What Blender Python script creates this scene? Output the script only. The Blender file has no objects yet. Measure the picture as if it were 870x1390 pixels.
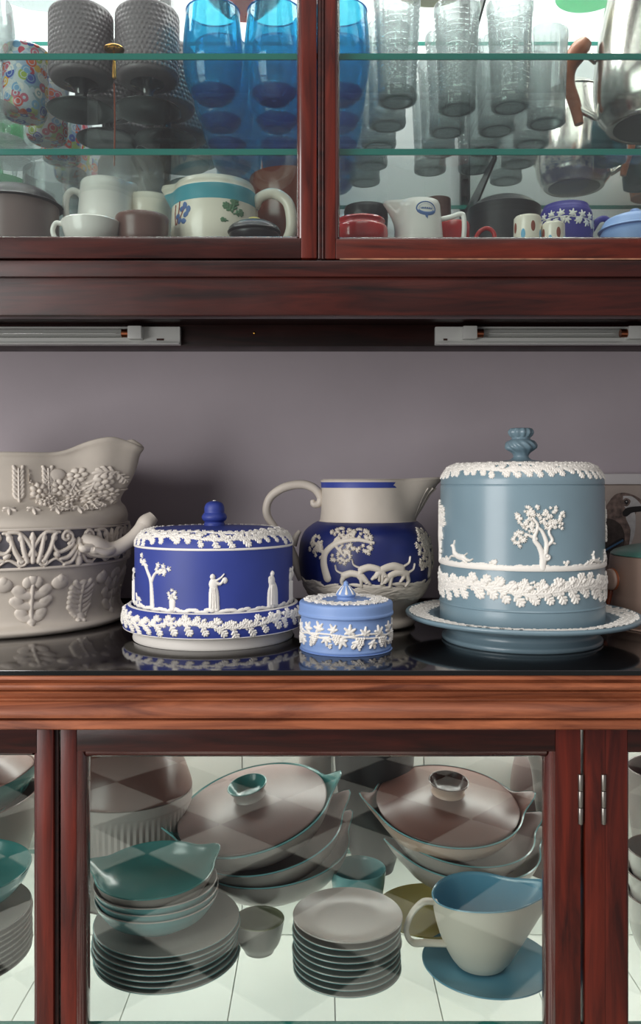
import bpy, math, random
import numpy as np
from math import pi, sin, cos, radians as R, asin, exp, sqrt
from mathutils import Vector
random.seed(7); rg = random.Random(11)
SC = bpy.context.scene
COL = SC.collection
FP = 1150.0; HY = 655.0; EYE = 1.15        # focal length in pixels, horizon row, eye height
# ---------------- camera, world, lights, exposure ----------------
cam = bpy.data.cameras.new('camera'); cam.sensor_fit = 'HORIZONTAL'; cam.sensor_width = 36
cam.lens = FP/870*36; cam.shift_y = -(695-HY)/870; cam.clip_start = .02
co = bpy.data.objects.new('camera', cam); COL.objects.link(co)
co.location = (0, 0, EYE); co.rotation_euler = (R(90), 0, 0); SC.camera = co
SC.view_settings.view_transform = 'Standard'; SC.view_settings.look = 'None'
SC.view_settings.gamma = 1; SC.view_settings.exposure = 0.0
try: SC.view_settings.use_curve_mapping = False
except Exception: pass
SC.cycles.transparent_max_bounces = 40; SC.cycles.max_bounces = 10; SC.cycles.glossy_bounces = 6
SC.cycles.use_denoising = True; SC.cycles.caustics_reflective = False; SC.cycles.caustics_refractive = False
W = bpy.data.worlds.new('world'); SC.world = W; W.use_nodes = True
W.node_tree.nodes['Background'].inputs[0].default_value = (.62, .58, .60, 1)
W.node_tree.nodes['Background'].inputs[1].default_value = .52
def area(name, loc, target, sx, sy, power, col=(1, 1, 1)):
    l = bpy.data.lights.new(name, 'AREA'); l.shape = 'RECTANGLE'; l.size = sx; l.size_y = sy
    l.energy = power; l.color = col
    o = bpy.data.objects.new(name, l); COL.objects.link(o); o.location = loc
    o.rotation_euler = (Vector(target)-Vector(loc)).to_track_quat('-Z', 'Y').to_euler(); return o
area('window_light', (-1.75, -.8, 1.45), (.1, 1.25, 1.2), 1.4, 1.9, 58, (1.0, .985, .97))
area('floor_fill', (.1, -.75, 3.3), (.1, -.3, 0), 1.8, 1.5, 26, (1.0, .98, .94))  # unseen lamp added overhead to brighten the floor mirrored in the panes
area('upper_cabinet_fill', (0, 1.12, 2.12), (0, 1.13, 1.3), 1.7, .3, 24, (1.0, .99, .97))  # fill lamp added inside the wall cabinet to lift its dim interior
area('lower_cabinet_fill', (0.05, 1.27, .897), (0.05, 1.30, .4), 1.5, .05, 3.8, (1.0, .99, .95))  # added fill, hidden above the lower door, brightens the back boards
area('under_shelf_fill', (0.05, 1.1, .578), (0.05, 1.1, .4), 1.7, .36, 1.9, (1.0, .995, .96))  # added fill beneath the glass shelf, whitens the lining boards below

# ---------------- helpers ----------------
def lin(c):
    c = c/255.; return c/12.92 if c <= .04045 else ((c+.055)/1.055)**2.4
def rgb(*c): return (lin(c[0]), lin(c[1]), lin(c[2]), 1)
MATS = {}
def mat(name, col, rough=.5, metal=0, var=0, scale=30, bump=0, coat=0, spec=.5, bscale=60, stretch=(1, 1, 1), speck=None):
    m = bpy.data.materials.new(name); m.use_nodes = True; nt = m.node_tree; b = nt.nodes['Principled BSDF']
    b.inputs['Base Color'].default_value = rgb(*col); b.inputs['Roughness'].default_value = rough
    b.inputs['Metallic'].default_value = metal; b.inputs['Coat Weight'].default_value = coat
    b.inputs['Coat Roughness'].default_value = .12; b.inputs['Specular IOR Level'].default_value = spec
    if var or bump:
        tc = nt.nodes.new('ShaderNodeTexCoord'); mp = nt.nodes.new('ShaderNodeMapping')
        mp.inputs['Scale'].default_value = stretch; nt.links.new(tc.outputs['Object'], mp.inputs[0])
    if var:
        n = nt.nodes.new('ShaderNodeTexNoise'); n.inputs['Scale'].default_value = scale; n.inputs['Detail'].default_value = 6
        nt.links.new(mp.outputs[0], n.inputs['Vector'])
        cr = nt.nodes.new('ShaderNodeValToRGB'); e = cr.color_ramp.elements
        e[0].position = .3; e[1].position = .7
        e[0].color = rgb(*[max(0, c*(1-var)) for c in col]); e[1].color = rgb(*[min(255, c*(1+var*.6)) for c in col])
        nt.links.new(n.outputs[0], cr.inputs[0]); nt.links.new(cr.outputs[0], b.inputs['Base Color'])
    if bump:
        n = nt.nodes.new('ShaderNodeTexNoise'); n.inputs['Scale'].default_value = bscale; n.inputs['Detail'].default_value = 4
        nt.links.new(mp.outputs[0], n.inputs['Vector'])
        bp = nt.nodes.new('ShaderNodeBump'); bp.inputs['Strength'].default_value = bump; bp.inputs['Distance'].default_value = .002
        nt.links.new(n.outputs[0], bp.inputs['Height']); nt.links.new(bp.outputs[0], b.inputs['Normal'])
    MATS[name] = m; return m
def wood(name, dark, light, axis='X', rough=.3, scale=9):
    m = bpy.data.materials.new(name); m.use_nodes = True; nt = m.node_tree; b = nt.nodes['Principled BSDF']
    b.inputs['Specular IOR Level'].default_value = .38
    tc = nt.nodes.new('ShaderNodeTexCoord'); mp = nt.nodes.new('ShaderNodeMapping')
    mp.inputs['Scale'].default_value = {'X': (.7, 8, 8), 'Z': (8, 8, .7)}[axis]
    nt.links.new(tc.outputs['Object'], mp.inputs[0])
    n = nt.nodes.new('ShaderNodeTexNoise'); n.inputs['Scale'].default_value = scale; n.inputs['Detail'].default_value = 9
    n.inputs['Roughness'].default_value = .62; n.inputs['Distortion'].default_value = .6
    nt.links.new(mp.outputs[0], n.inputs['Vector'])
    cr = nt.nodes.new('ShaderNodeValToRGB'); e = cr.color_ramp.elements
    e[0].position = .33; e[1].position = .72; e[0].color = rgb(*dark); e[1].color = rgb(*light)
    nt.links.new(n.outputs[0], cr.inputs[0]); nt.links.new(cr.outputs[0], b.inputs['Base Color'])
    n2 = nt.nodes.new('ShaderNodeTexNoise'); n2.inputs['Scale'].default_value = 14; n2.inputs['Detail'].default_value = 5
    nt.links.new(tc.outputs['Object'], n2.inputs['Vector'])
    mr = nt.nodes.new('ShaderNodeMapRange'); mr.inputs['To Min'].default_value = rough-.1; mr.inputs['To Max'].default_value = rough+.16
    nt.links.new(n2.outputs[0], mr.inputs['Value']); nt.links.new(mr.outputs[0], b.inputs['Roughness'])
    bp = nt.nodes.new('ShaderNodeBump'); bp.inputs['Strength'].default_value = .25; bp.inputs['Distance'].default_value = .001
    nt.links.new(n.outputs[0], bp.inputs['Height']); nt.links.new(bp.outputs[0], b.inputs['Normal'])
    return m
def glass(name, tint, edge, refl=1.0, rough=.03, power=2.2, surf=None):
    """thin clear glass: see-through, darker towards its rim, mirror-like by Fresnel"""
    m = bpy.data.materials.new(name); m.use_nodes = True; nt = m.node_tree; nt.nodes.clear()
    out = nt.nodes.new('ShaderNodeOutputMaterial')
    lw = nt.nodes.new('ShaderNodeLayerWeight'); lw.inputs['Blend'].default_value = .5
    pw = nt.nodes.new('ShaderNodeMath'); pw.operation = 'POWER'; pw.inputs[1].default_value = power
    nt.links.new(lw.outputs['Facing'], pw.inputs[0])
    mx = nt.nodes.new('ShaderNodeMix'); mx.data_type = 'RGBA'
    mx.inputs[6].default_value = rgb(*tint); mx.inputs[7].default_value = rgb(*edge)
    nt.links.new(pw.outputs[0], mx.inputs['Factor'])
    tr = nt.nodes.new('ShaderNodeBsdfTransparent'); nt.links.new(mx.outputs[2], tr.inputs[0])
    gl = nt.nodes.new('ShaderNodeBsdfGlossy'); gl.inputs['Roughness'].default_value = rough
    p5 = nt.nodes.new('ShaderNodeMath'); p5.operation = 'POWER'; p5.inputs[1].default_value = 5
    nt.links.new(lw.outputs['Facing'], p5.inputs[0])
    fr = nt.nodes.new('ShaderNodeMath'); fr.operation = 'MULTIPLY_ADD'; fr.inputs[1].default_value = .96; fr.inputs[2].default_value = .04
    nt.links.new(p5.outputs[0], fr.inputs[0])
    ml = nt.nodes.new('ShaderNodeMath'); ml.operation = 'MULTIPLY'; ml.inputs[1].default_value = refl; ml.use_clamp = True
    nt.links.new(fr.outputs[0], ml.inputs[0])
    ms = nt.nodes.new('ShaderNodeMixShader'); nt.links.new(ml.outputs[0], ms.inputs[0])
    nt.links.new(tr.outputs[0], ms.inputs[1]); nt.links.new(gl.outputs[0], ms.inputs[2])
    last = ms
    if surf:                                              # some glass body that scatters light
        df = nt.nodes.new('ShaderNodeBsdfDiffuse'); df.inputs[0].default_value = rgb(*surf[0])
        tl = nt.nodes.new('ShaderNodeBsdfTranslucent'); tl.inputs[0].default_value = rgb(*surf[0])
        m1 = nt.nodes.new('ShaderNodeMixShader'); m1.inputs[0].default_value = .5
        nt.links.new(df.outputs[0], m1.inputs[1]); nt.links.new(tl.outputs[0], m1.inputs[2])
        m2 = nt.nodes.new('ShaderNodeMixShader'); m2.inputs[0].default_value = surf[1]
        nt.links.new(ms.outputs[0], m2.inputs[1]); nt.links.new(m1.outputs[0], m2.inputs[2]); last = m2
    nt.links.new(last.outputs[0], out.inputs[0]); return m

def cr(pts, n=6):
    """Catmull-Rom through pts (tuples); a doubled point makes a corner"""
    P = [np.array(p, float) for p in pts]; out = []
    segs = []; cur = [P[0]]
    for p in P[1:]:
        if np.allclose(p, cur[-1]): segs.append(cur); cur = [p]
        else: cur.append(p)
    segs.append(cur)
    for sg in segs:
        if len(sg) == 1: out.append(sg[0]); continue
        if len(sg) == 2: out += sg; continue
        for i in range(len(sg)-1):
            p0 = sg[i-1] if i else 2*sg[0]-sg[1]; p1, p2 = sg[i], sg[i+1]
            p3 = sg[i+2] if i+2 < len(sg) else 2*sg[-1]-sg[-2]
            for k in range(n):
                t = k/n
                out.append(.5*((2*p1)+(-p0+p2)*t+(2*p0-5*p1+4*p2-p3)*t*t+(-p0+3*p1-3*p2+p3)*t**3))
        out.append(sg[-1])
    res = [out[0]]
    for p in out[1:]:
        if np.linalg.norm(p-res[-1]) > 1e-7: res.append(p)
    return res

class MB:
    def __init__(s): s.v = []; s.f = []; s.m = []
    def add(s, V, F, mi=0):
        o = len(s.v); s.v += [tuple(map(float, p)) for p in V]
        for i, f in enumerate(F):
            s.f.append(tuple(o+j for j in f)); s.m.append(mi[i] if isinstance(mi, list) else mi)
        return s
    def lathe(s, pts, seg=64, sc=1., mi=None, fn=None, off=(0, 0, 0), zone=None, arc=None):
        """pts (r, z); zone(r, z, k) gives the material index of each ring"""
        pts = [(max(0, p[0]), p[1]) for p in pts]; n = len(pts); V = []; F = []; MI = []
        full = arc is None
        A = [2*pi*i/seg for i in range(seg)] if full else [arc[0]+(arc[1]-arc[0])*i/seg for i in range(seg+1)]
        na = len(A)
        for k, (r, z) in enumerate(pts):
            for a in A:
                x, y, zz = r*sin(a), -r*cos(a), z
                if fn: x, y, zz = fn(x, y, zz, a, k/(n-1))
                V.append((x*sc+off[0], y*sc+off[1], zz*sc+off[2]))
        for k in range(n-1):
            z_ = zone((pts[k][0]+pts[k+1][0])/2, (pts[k][1]+pts[k+1][1])/2, k) if zone else (mi or 0)
            for i in range(na if full else na-1):
                j = (i+1) % na
                a, b, c, d = k*na+i, k*na+j, (k+1)*na+j, (k+1)*na+i
                if pts[k][0] < 1e-9 and pts[k+1][0] < 1e-9: continue
                if pts[k][0] < 1e-9: F.append((a, c, d))
                elif pts[k+1][0] < 1e-9: F.append((a, b, d))
                else: F.append((a, b, c, d))
                MI.append(z_)
        s.add(V, F, MI); return s
    def tube(s, path, rad, seg=14, sc=1., mi=0, flat=1., caps=True, off=(0, 0, 0), n=8, up=(0, 1, 0)):
        """tube along path through pts; rad number or list per given point; flat squashes across `up`"""
        if not hasattr(rad, '__len__'): rad = [rad]*len(path)
        Q = cr([tuple(p)+(r,) for p, r in zip(path, rad)], n)
        P = [q[:3] for q in Q]; rr = [q[3] for q in Q]; V = []; F = []
        for i, p in enumerate(P):
            t = P[min(i+1, len(P)-1)]-P[max(i-1, 0)]; t = t/(np.linalg.norm(t)+1e-12)
            b = np.array(up, float); b = b-t*b.dot(t)
            if np.linalg.norm(b) < 1e-4: b = np.array((1., 0, .01)); b = b-t*b.dot(t)
            b /= np.linalg.norm(b); nn = np.cross(t, b)
            for k in range(seg):
                a = 2*pi*k/seg; q = p+rr[i]*(nn*cos(a)*flat+b*sin(a))
                V.append((q[0]*sc+off[0], q[1]*sc+off[1], q[2]*sc+off[2]))
        for i in range(len(P)-1):
            for k in range(seg):
                j = (k+1) % seg; F.append((i*seg+k, i*seg+j, (i+1)*seg+j, (i+1)*seg+k))
        if caps: F.append(tuple(range(seg))[::-1]); F.append(tuple((len(P)-1)*seg+k for k in range(seg)))
        s.add(V, F, mi); return s
    def box(s, x0, x1, y0, y1, z0, z1, mi=0, bev=0):
        if not bev:
            V = [(x, y, z) for x in (x0, x1) for y in (y0, y1) for z in (z0, z1)]
            F = [(0, 1, 3, 2), (4, 6, 7, 5), (0, 4, 5, 1), (2, 3, 7, 6), (0, 2, 6, 4), (1, 5, 7, 3)]
            s.add(V, F, mi); return s
        b = min(bev, (x1-x0)/2.01, (y1-y0)/2.01, (z1-z0)/2.01)
        import bmesh
        bm = bmesh.new(); bmesh.ops.create_cube(bm, size=1)
        for v in bm.verts: v.co = Vector(((x0+x1)/2+v.co.x*(x1-x0), (y0+y1)/2+v.co.y*(y1-y0), (z0+z1)/2+v.co.z*(z1-z0)))
        bmesh.ops.bevel(bm, geom=list(bm.edges), offset=b, segments=2, profile=.6, affect='EDGES')
        bm.verts.index_update()
        s.add([v.co for v in bm.verts], [[v.index for v in f.verts] for f in bm.faces], mi); bm.free(); return s
    def extrude_x(s, prof, x0, x1, mi=0):
        """profile of (y, z) run along x, closed"""
        n = len(prof); V = [(x0, y, z) for y, z in prof]+[(x1, y, z) for y, z in prof]
        F = [(i, (i+1) % n, n+(i+1) % n, n+i) for i in range(n)]+[tuple(range(n))[::-1], tuple(range(n, 2*n))]
        s.add(V, F, mi); return s
    def extrude_z(s, prof, z0, z1, mi=0):
        n = len(prof); V = [(x, y, z0) for x, y in prof]+[(x, y, z1) for x, y in prof]
        F = [(i, (i+1) % n, n+(i+1) % n, n+i) for i in range(n)]+[tuple(range(n))[::-1], tuple(range(n, 2*n))]
        s.add(V, F, mi); return s
    def build(s, name, mats, parent=None, loc=None, rot=None, sharp=38, sol=0):
        me = bpy.data.meshes.new(name); me.from_pydata(s.v, [], s.f)
        if not isinstance(mats, (list, tuple)): mats = [mats]
        for m in mats: me.materials.append(m)
        me.polygons.foreach_set('material_index', s.m)
        me.polygons.foreach_set('use_smooth', [True]*len(s.f))
        me.update()
        import bmesh
        bm = bmesh.new(); bm.from_mesh(me); bmesh.ops.recalc_face_normals(bm, faces=bm.faces); bm.to_mesh(me); bm.free()
        me.set_sharp_from_angle(angle=R(sharp))
        o = bpy.data.objects.new(name, me); COL.objects.link(o)
        if parent: o.parent = parent
        if loc: o.location = loc
        if rot: o.rotation_euler = rot
        return o
def tag(o, label, cat, group=None, kind=None):
    o['label'] = label; o['category'] = cat
    if group: o['group'] = group
    if kind: o['kind'] = kind
    return o
def thing(name, label, cat, loc=(0, 0, 0), group=None, rot=(0, 0, 0)):
    o = bpy.data.objects.new(name, None); COL.objects.link(o); o.empty_display_size = .02
    o.location = loc; o.rotation_euler = rot; return tag(o, label, cat, group)
def struct(o): o['kind'] = 'structure'; return o
def dup(root, loc, label=None, rot=None):
    r = root.copy(); COL.objects.link(r); r.location = loc
    if label: r['label'] = label
    if rot: r.rotation_euler = rot
    for ch in list(root.children):
        c = ch.copy(); COL.objects.link(c); c.parent = r
        for g in list(ch.children):
            e = g.copy(); COL.objects.link(e); e.parent = c
    return r
def X(px, d): return (px-435)/FP*d
def Z(py, d): return EYE-(py-HY)/FP*d

# ---------------- relief fields ----------------
class Field:
    """a height field over (u, v); shapes are raised with max()"""
    def __init__(s, u0, u1, v0, v1, st=.6):
        s.u = np.arange(u0, u1+st, st); s.v = np.arange(v0, v1+st, st)
        s.H = np.zeros((len(s.v), len(s.u))); s.st = st
    def win(s, a, b, c, d):
        i0, i1 = np.searchsorted(s.u, (a, b)); j0, j1 = np.searchsorted(s.v, (c, d))
        if i1 <= i0 or j1 <= j0: return None
        return slice(j0, j1), slice(i0, i1), *np.meshgrid(s.u[i0:i1], s.v[j0:j1])
    def cap(s, u0, v0, u1, v1, r0, r1=None, h=1.5):
        r1 = r0 if r1 is None else r1; rm = max(r0, r1)
        w = s.win(min(u0, u1)-rm, max(u0, u1)+rm, min(v0, v1)-rm, max(v0, v1)+rm)
        if w is None: return s
        j, i, U, V = w; du, dv = u1-u0, v1-v0; L = du*du+dv*dv+1e-9
        t = np.clip(((U-u0)*du+(V-v0)*dv)/L, 0, 1); rr = r0+(r1-r0)*t
        q = ((U-u0-t*du)**2+(V-v0-t*dv)**2)/rr**2
        s.H[j, i] = np.maximum(s.H[j, i], h*np.sqrt(np.clip(1-q, 0, None))); return s
    def ell(s, u, v, a, b, ang=0, h=1.5):
        m = max(a, b); w = s.win(u-m, u+m, v-m, v+m)
        if w is None: return s
        j, i, U, V = w; c, n = cos(ang), sin(ang)
        p = ((U-u)*c+(V-v)*n)/a; q = (-(U-u)*n+(V-v)*c)/b
        s.H[j, i] = np.maximum(s.H[j, i], h*np.sqrt(np.clip(1-p*p-q*q, 0, None))); return s
    def path(s, pts, r0, r1=None, h=1.5, n=6):
        r1 = r0 if r1 is None else r1; Q = cr(pts, n); m = len(Q)-1
        for k in range(m): s.cap(*Q[k], *Q[k+1], r0+(r1-r0)*k/m, r0+(r1-r0)*(k+1)/m, h)
        return s
    def leaf(s, u, v, ang, L, h=1.6, w=1.):
        c, n = cos(ang), sin(ang)
        s.cap(u, v, u+c*L*.9, v+n*L*.9, L*.07, L*.05, h)
        for t, l in ((.25, .26), (.5, .32), (.72, .24)):
            for sd in (-1, 1):
                a2 = ang+sd*.95; bu, bv = u+c*L*t, v+n*L*t
                s.cap(bu, bv, bu+cos(a2)*L*l*w, bv+sin(a2)*L*l*w, L*.10, L*.085, h*.85)
        s.ell(u+c*L*.9, v+n*L*.9, L*.15, L*.11, ang, h*.9); return s
    def vine(s, u, v, ang, L, h=1.8):
        s.ell(u, v, L*.32, L*.32, 0, h)
        for k, l in ((-2, .62), (-1, .85), (0, 1.), (1, .85), (2, .62)):
            a = ang+k*.95; s.cap(u, v, u+cos(a)*L*l*.8, v+sin(a)*L*l*.8, L*.27, L*.13, h*(.9 if k % 2 else .8))
        return s
    def grapes(s, u, v, L, h=2.2, down=-1):
        for r, nn in enumerate((4, 3, 3, 2, 1)):
            for k in range(nn): s.ell(u+(k-(nn-1)/2)*L*.27, v+down*r*L*.22, L*.16, L*.16, 0, h)
        return s
    def spiral(s, u, v, r, turns, a0, sgn, w, h=1.8):
        pts = []
        for k in range(int(14*turns)+1):
            t = k/(14*turns); rr = r*(1-.82*t); a = a0+sgn*2*pi*turns*t
            pts.append((u+rr*cos(a), v+rr*sin(a)))
        for k in range(len(pts)-1): s.cap(*pts[k], *pts[k+1], w*(1-.3*k/len(pts)), None, h)
        s.ell(*pts[-1], w*1.2, w*1.2, 0, h*1.2); return s
    def band(s, v, r, h=1.0):
        return s.cap(s.u[0], v, s.u[-1], v, r, r, h)
    def mesh(s, prof, rref, sc, mb=None, thr=.12, th0=0., fn=None, sink=.35, mi=0, flat=False):
        """lay the field on a turned surface; prof = polyline (r, z), v = arc length along it, u = angle*rref"""
        mb = mb or MB(); P = np.array(prof, float); dl = np.r_[0, np.cumsum(np.linalg.norm(np.diff(P, axis=0), axis=1))]
        r = np.interp(s.v, dl, P[:, 0]); z = np.interp(s.v, dl, P[:, 1])
        e = .8; tr = np.interp(s.v+e, dl, P[:, 0])-np.interp(s.v-e, dl, P[:, 0]); tz = np.interp(s.v+e, dl, P[:, 1])-np.interp(s.v-e, dl, P[:, 1])
        ln = np.hypot(tr, tz)+1e-9; nr, nz = tz/ln, -tr/ln
        H = s.H; on = H > thr
        g = on.copy(); g[1:] |= on[:-1]; g[:-1] |= on[1:]; g[:, 1:] |= on[:, :-1]; g[:, :-1] |= on[:, 1:]
        cell = g[:-1, :-1] & g[1:, :-1] & g[:-1, 1:] & g[1:, 1:] & (on[:-1, :-1] | on[1:, :-1] | on[:-1, 1:] | on[1:, 1:])
        use = np.zeros_like(g); use[:-1, :-1] |= cell; use[1:, :-1] |= cell; use[:-1, 1:] |= cell; use[1:, 1:] |= cell
        idx = -np.ones(H.shape, int); jj, ii = np.nonzero(use); idx[jj, ii] = np.arange(len(jj))
        hh = np.where(H[jj, ii] > thr, H[jj, ii], -sink)
        th = s.u[ii]/rref+th0; rr = r[jj]+nr[jj]*hh; zz = z[jj]+nz[jj]*hh
        if flat: V = np.stack([s.u[ii], -hh, s.v[jj]], 1)
        else: V = np.stack([rr*np.sin(th), -rr*np.cos(th), zz], 1)
        if fn is not None: V = np.array([fn(*p, t, 0) for p, t in zip(V, th)])
        V = V*sc; cj, ci = np.nonzero(cell)
        F = np.stack([idx[cj, ci], idx[cj, ci+1], idx[cj+1, ci+1], idx[cj+1, ci]], 1)
        mb.add(V.tolist(), F.tolist(), mi); return mb
def garland(F, v, amp, L, rg, step=None, kind='oak', h=1.7):
    u = F.u[0]+L*.5; step = step or L*.62; k = 0; ph = rg.random()*6
    pts = []
    while u < F.u[-1]-L*.4:
        y = v+amp*sin(u*.045+ph); pts.append((u, y))
        up = 1 if k % 2 else -1
        if kind == 'oak':
            F.leaf(u, y, up*rg.uniform(.6, 1.2), L*rg.uniform(.8, 1.05), h)
            F.leaf(u+step*.3, y, up*rg.uniform(-.5, .1)+(.15), L*rg.uniform(.7, .9), h)
            if k % 2 == 0:
                F.ell(u+step*.2, y+up*-L*.35, L*.16, L*.12, rg.random()*3, h*1.4); F.ell(u+step*.45, y-up*L*.42, L*.14, L*.12, 1, h*1.4)
        else:
            F.vine(u, y+up*L*.30, up*rg.uniform(1.0, 2.1), L*rg.uniform(.5, .62), h)
            if k % 3 == 1: F.grapes(u+step*.35, y-L*.05, L*.6, h*1.25)
        u += step*rg.uniform(.9, 1.1); k += 1
    if len(pts) > 2: F.path(pts, L*.06, None, h*.8, 3)
def off(pr, d):  # helper: shift profile radius
    return [(r+d, z) for r, z in pr]

# ---------------- materials ----------------
M = dict(
 wallgrey=mat('grey_wall_paint', (186, 176, 182), .62, var=.05, scale=4, bump=.12, bscale=90),
 wood_x=wood('mahogany_rail', (24, 9, 8), (72, 27, 20), 'X'),
 bead_z=wood('bead_polished', (52, 16, 12), (98, 34, 24), 'Z', .2),
 bead_x=wood('bead_polished_rail', (36, 12, 10), (80, 30, 22), 'X', .22),
 steel=mat('dull_steel', (150, 146, 140), .35, metal=1),
 wood_z=wood('mahogany_stile', (44, 12, 9), (110, 37, 23), 'Z'),
 wood_l=wood('worn_mahogany', (96, 48, 31), (182, 108, 72), 'X', .38),
 wood_d=wood('dark_mahogany', (22, 8, 7), (52, 20, 16), 'X', .4),
 edge=mat('worn_edge', (150, 104, 78), .5, var=.3, scale=60),
 slab=mat('black_glass_top', (16, 11, 11), .1, spec=.9, var=.1, scale=30),
 slabedge=mat('black_slab_edge', (8, 14, 14), .15),
 stone=mat('cream_stoneware', (208, 199, 186), .48, var=.06, scale=14),
 stone2=mat('pale_stoneware', (214, 205, 193), .5),
 bandgrey=mat('slate_band', (88, 86, 92), .5, var=.3, scale=70),
 blue=mat('royal_blue_jasper', (50, 66, 146), .5, var=.05, scale=20),
 navy=mat('navy_glaze', (30, 40, 98), .36, var=.12, scale=26),
 pale=mat('pale_blue_jasper', (130, 160, 212), .5, var=.03, scale=30),
 sage=mat('grey_blue_jasper', (122, 146, 157), .3, var=.04, scale=12, coat=.15),
 relief=mat('white_relief', (238, 234, 226), .55),
 relief2=mat('cream_relief', (206, 198, 184), .5),
 white=mat('white_enamel', (226, 228, 224), .35),
 chrome=mat('chrome', (200, 196, 190), .2, metal=1),
 brass=mat('brass', (176, 132, 60), .25, metal=1),
 copper=mat('copper_cap', (180, 110, 80), .3, metal=1),
 black=mat('black_glaze', (26, 26, 30), .3),
 blackmatt=mat('matt_black', (48, 47, 50), .45),
 china=mat('white_china', (236, 232, 226), .2, coat=.3),
 creamc=mat('cream_china', (232, 224, 208), .22, coat=.3),
 taupe=mat('taupe_glaze', (120, 102, 100), .34, var=.1, scale=8),
 taupe_d=mat('brown_glaze', (106, 76, 70), .3, var=.08, scale=8),
 mush=mat('mushroom_glaze', (166, 158, 154), .3, var=.04, scale=8),
 teal=mat('teal_glaze', (66, 132, 130), .22, coat=.3),
 tealp=mat('pale_teal_glaze', (112, 168, 172), .25, coat=.3),
 sky=mat('sky_blue_glaze', (104, 156, 180), .22, coat=.3),
 brown=mat('rust_brown_glaze', (120, 52, 26), .22, coat=.4),
 red=mat('red_glaze', (190, 24, 24), .2, coat=.5),
 purple=mat('violet_blue_jasper', (52, 46, 140), .5),
 tealband=mat('teal_band', (70, 150, 164), .3),
 yellow=mat('yellow_glaze', (196, 180, 96), .3),
 lining=mat('white_lining', (232, 234, 228), .7, var=.03, scale=8),
 backw=mat('white_back_board', (205, 208, 210), .6, var=.04, scale=5),
 hob=mat('smoky_hobnail_glass', (112, 104, 108), .42, coat=0),
 hobd=mat('dark_smoke_glass', (38, 38, 42), .06, coat=.5, spec=.8),
 tan=mat('tan_wood_handle', (164, 92, 56), .4, var=.2, scale=30),
 pinkst=mat('blush_stoneware', (196, 168, 152), .4),
 mint=mat('mint_lid', (108, 164, 150), .3),
 line=mat('fine_brown_line', (70, 44, 36), .6),
 inkblue=mat('ink_blue', (72, 104, 158), .5),
 inkgreen=mat('leaf_green', (82, 120, 88), .5),
 inkbrown=mat('leaf_brown', (132, 62, 44), .5),
 inksky=mat('petal_blue', (104, 170, 204), .5),
 orange=mat('amber_orange', (196, 96, 40), .35),
 pink=mat('pink_glaze', (214, 150, 190), .3),
)
for k_ in ('bead_z', 'bead_x'):
    b_ = M[k_].node_tree.nodes['Principled BSDF']; b_.inputs['Coat Weight'].default_value = 1; b_.inputs['Coat Roughness'].default_value = .08; b_.inputs['Specular IOR Level'].default_value = .8
G = dict(
 pane=glass('door_pane', (244, 248, 246), (200, 214, 208), 1.35, 0.0),
 shelf=glass('shelf_glass', (254, 254, 254), (240, 246, 244), .6, .01, 3),
 clear=glass('clear_glass', (252, 254, 254), (140, 154, 156), 1.3, .04, 1.3, surf=((236, 240, 240), .17)),
 base=glass('thick_glass_base', (206, 216, 216), (116, 130, 132), 1.4, .06, 1.2, surf=((200, 210, 210), .2)),
 bluebase=glass('thick_blue_base', (64, 168, 212), (10, 92, 160), 1.3, .05, 1.4, surf=((16, 120, 185), .3)),
 tube=glass('lamp_tube', (252, 252, 252), (196, 198, 196), 1.0, .04, 1.5),
 blueg=glass('turquoise_glass', (140, 228, 242), (50, 168, 206), 1.3, .03, 1.6, surf=((30, 178, 215), .15)),
 greeng=glass('green_glass', (176, 226, 196), (70, 150, 110), 1.2, .04, 1.5, surf=((150, 220, 180), .2)),
 teal_b=glass('teal_bottle_glass', (40, 150, 160), (6, 74, 90), 1.2, .03, 1.5, surf=((20, 120, 130), .3)),
)
M['slab'].node_tree.nodes['Principled BSDF'].inputs['IOR'].default_value = 1.75
G['shelfedge'] = mat('green_glass_edge', (26, 118, 108), .12, spec=.8)
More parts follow.
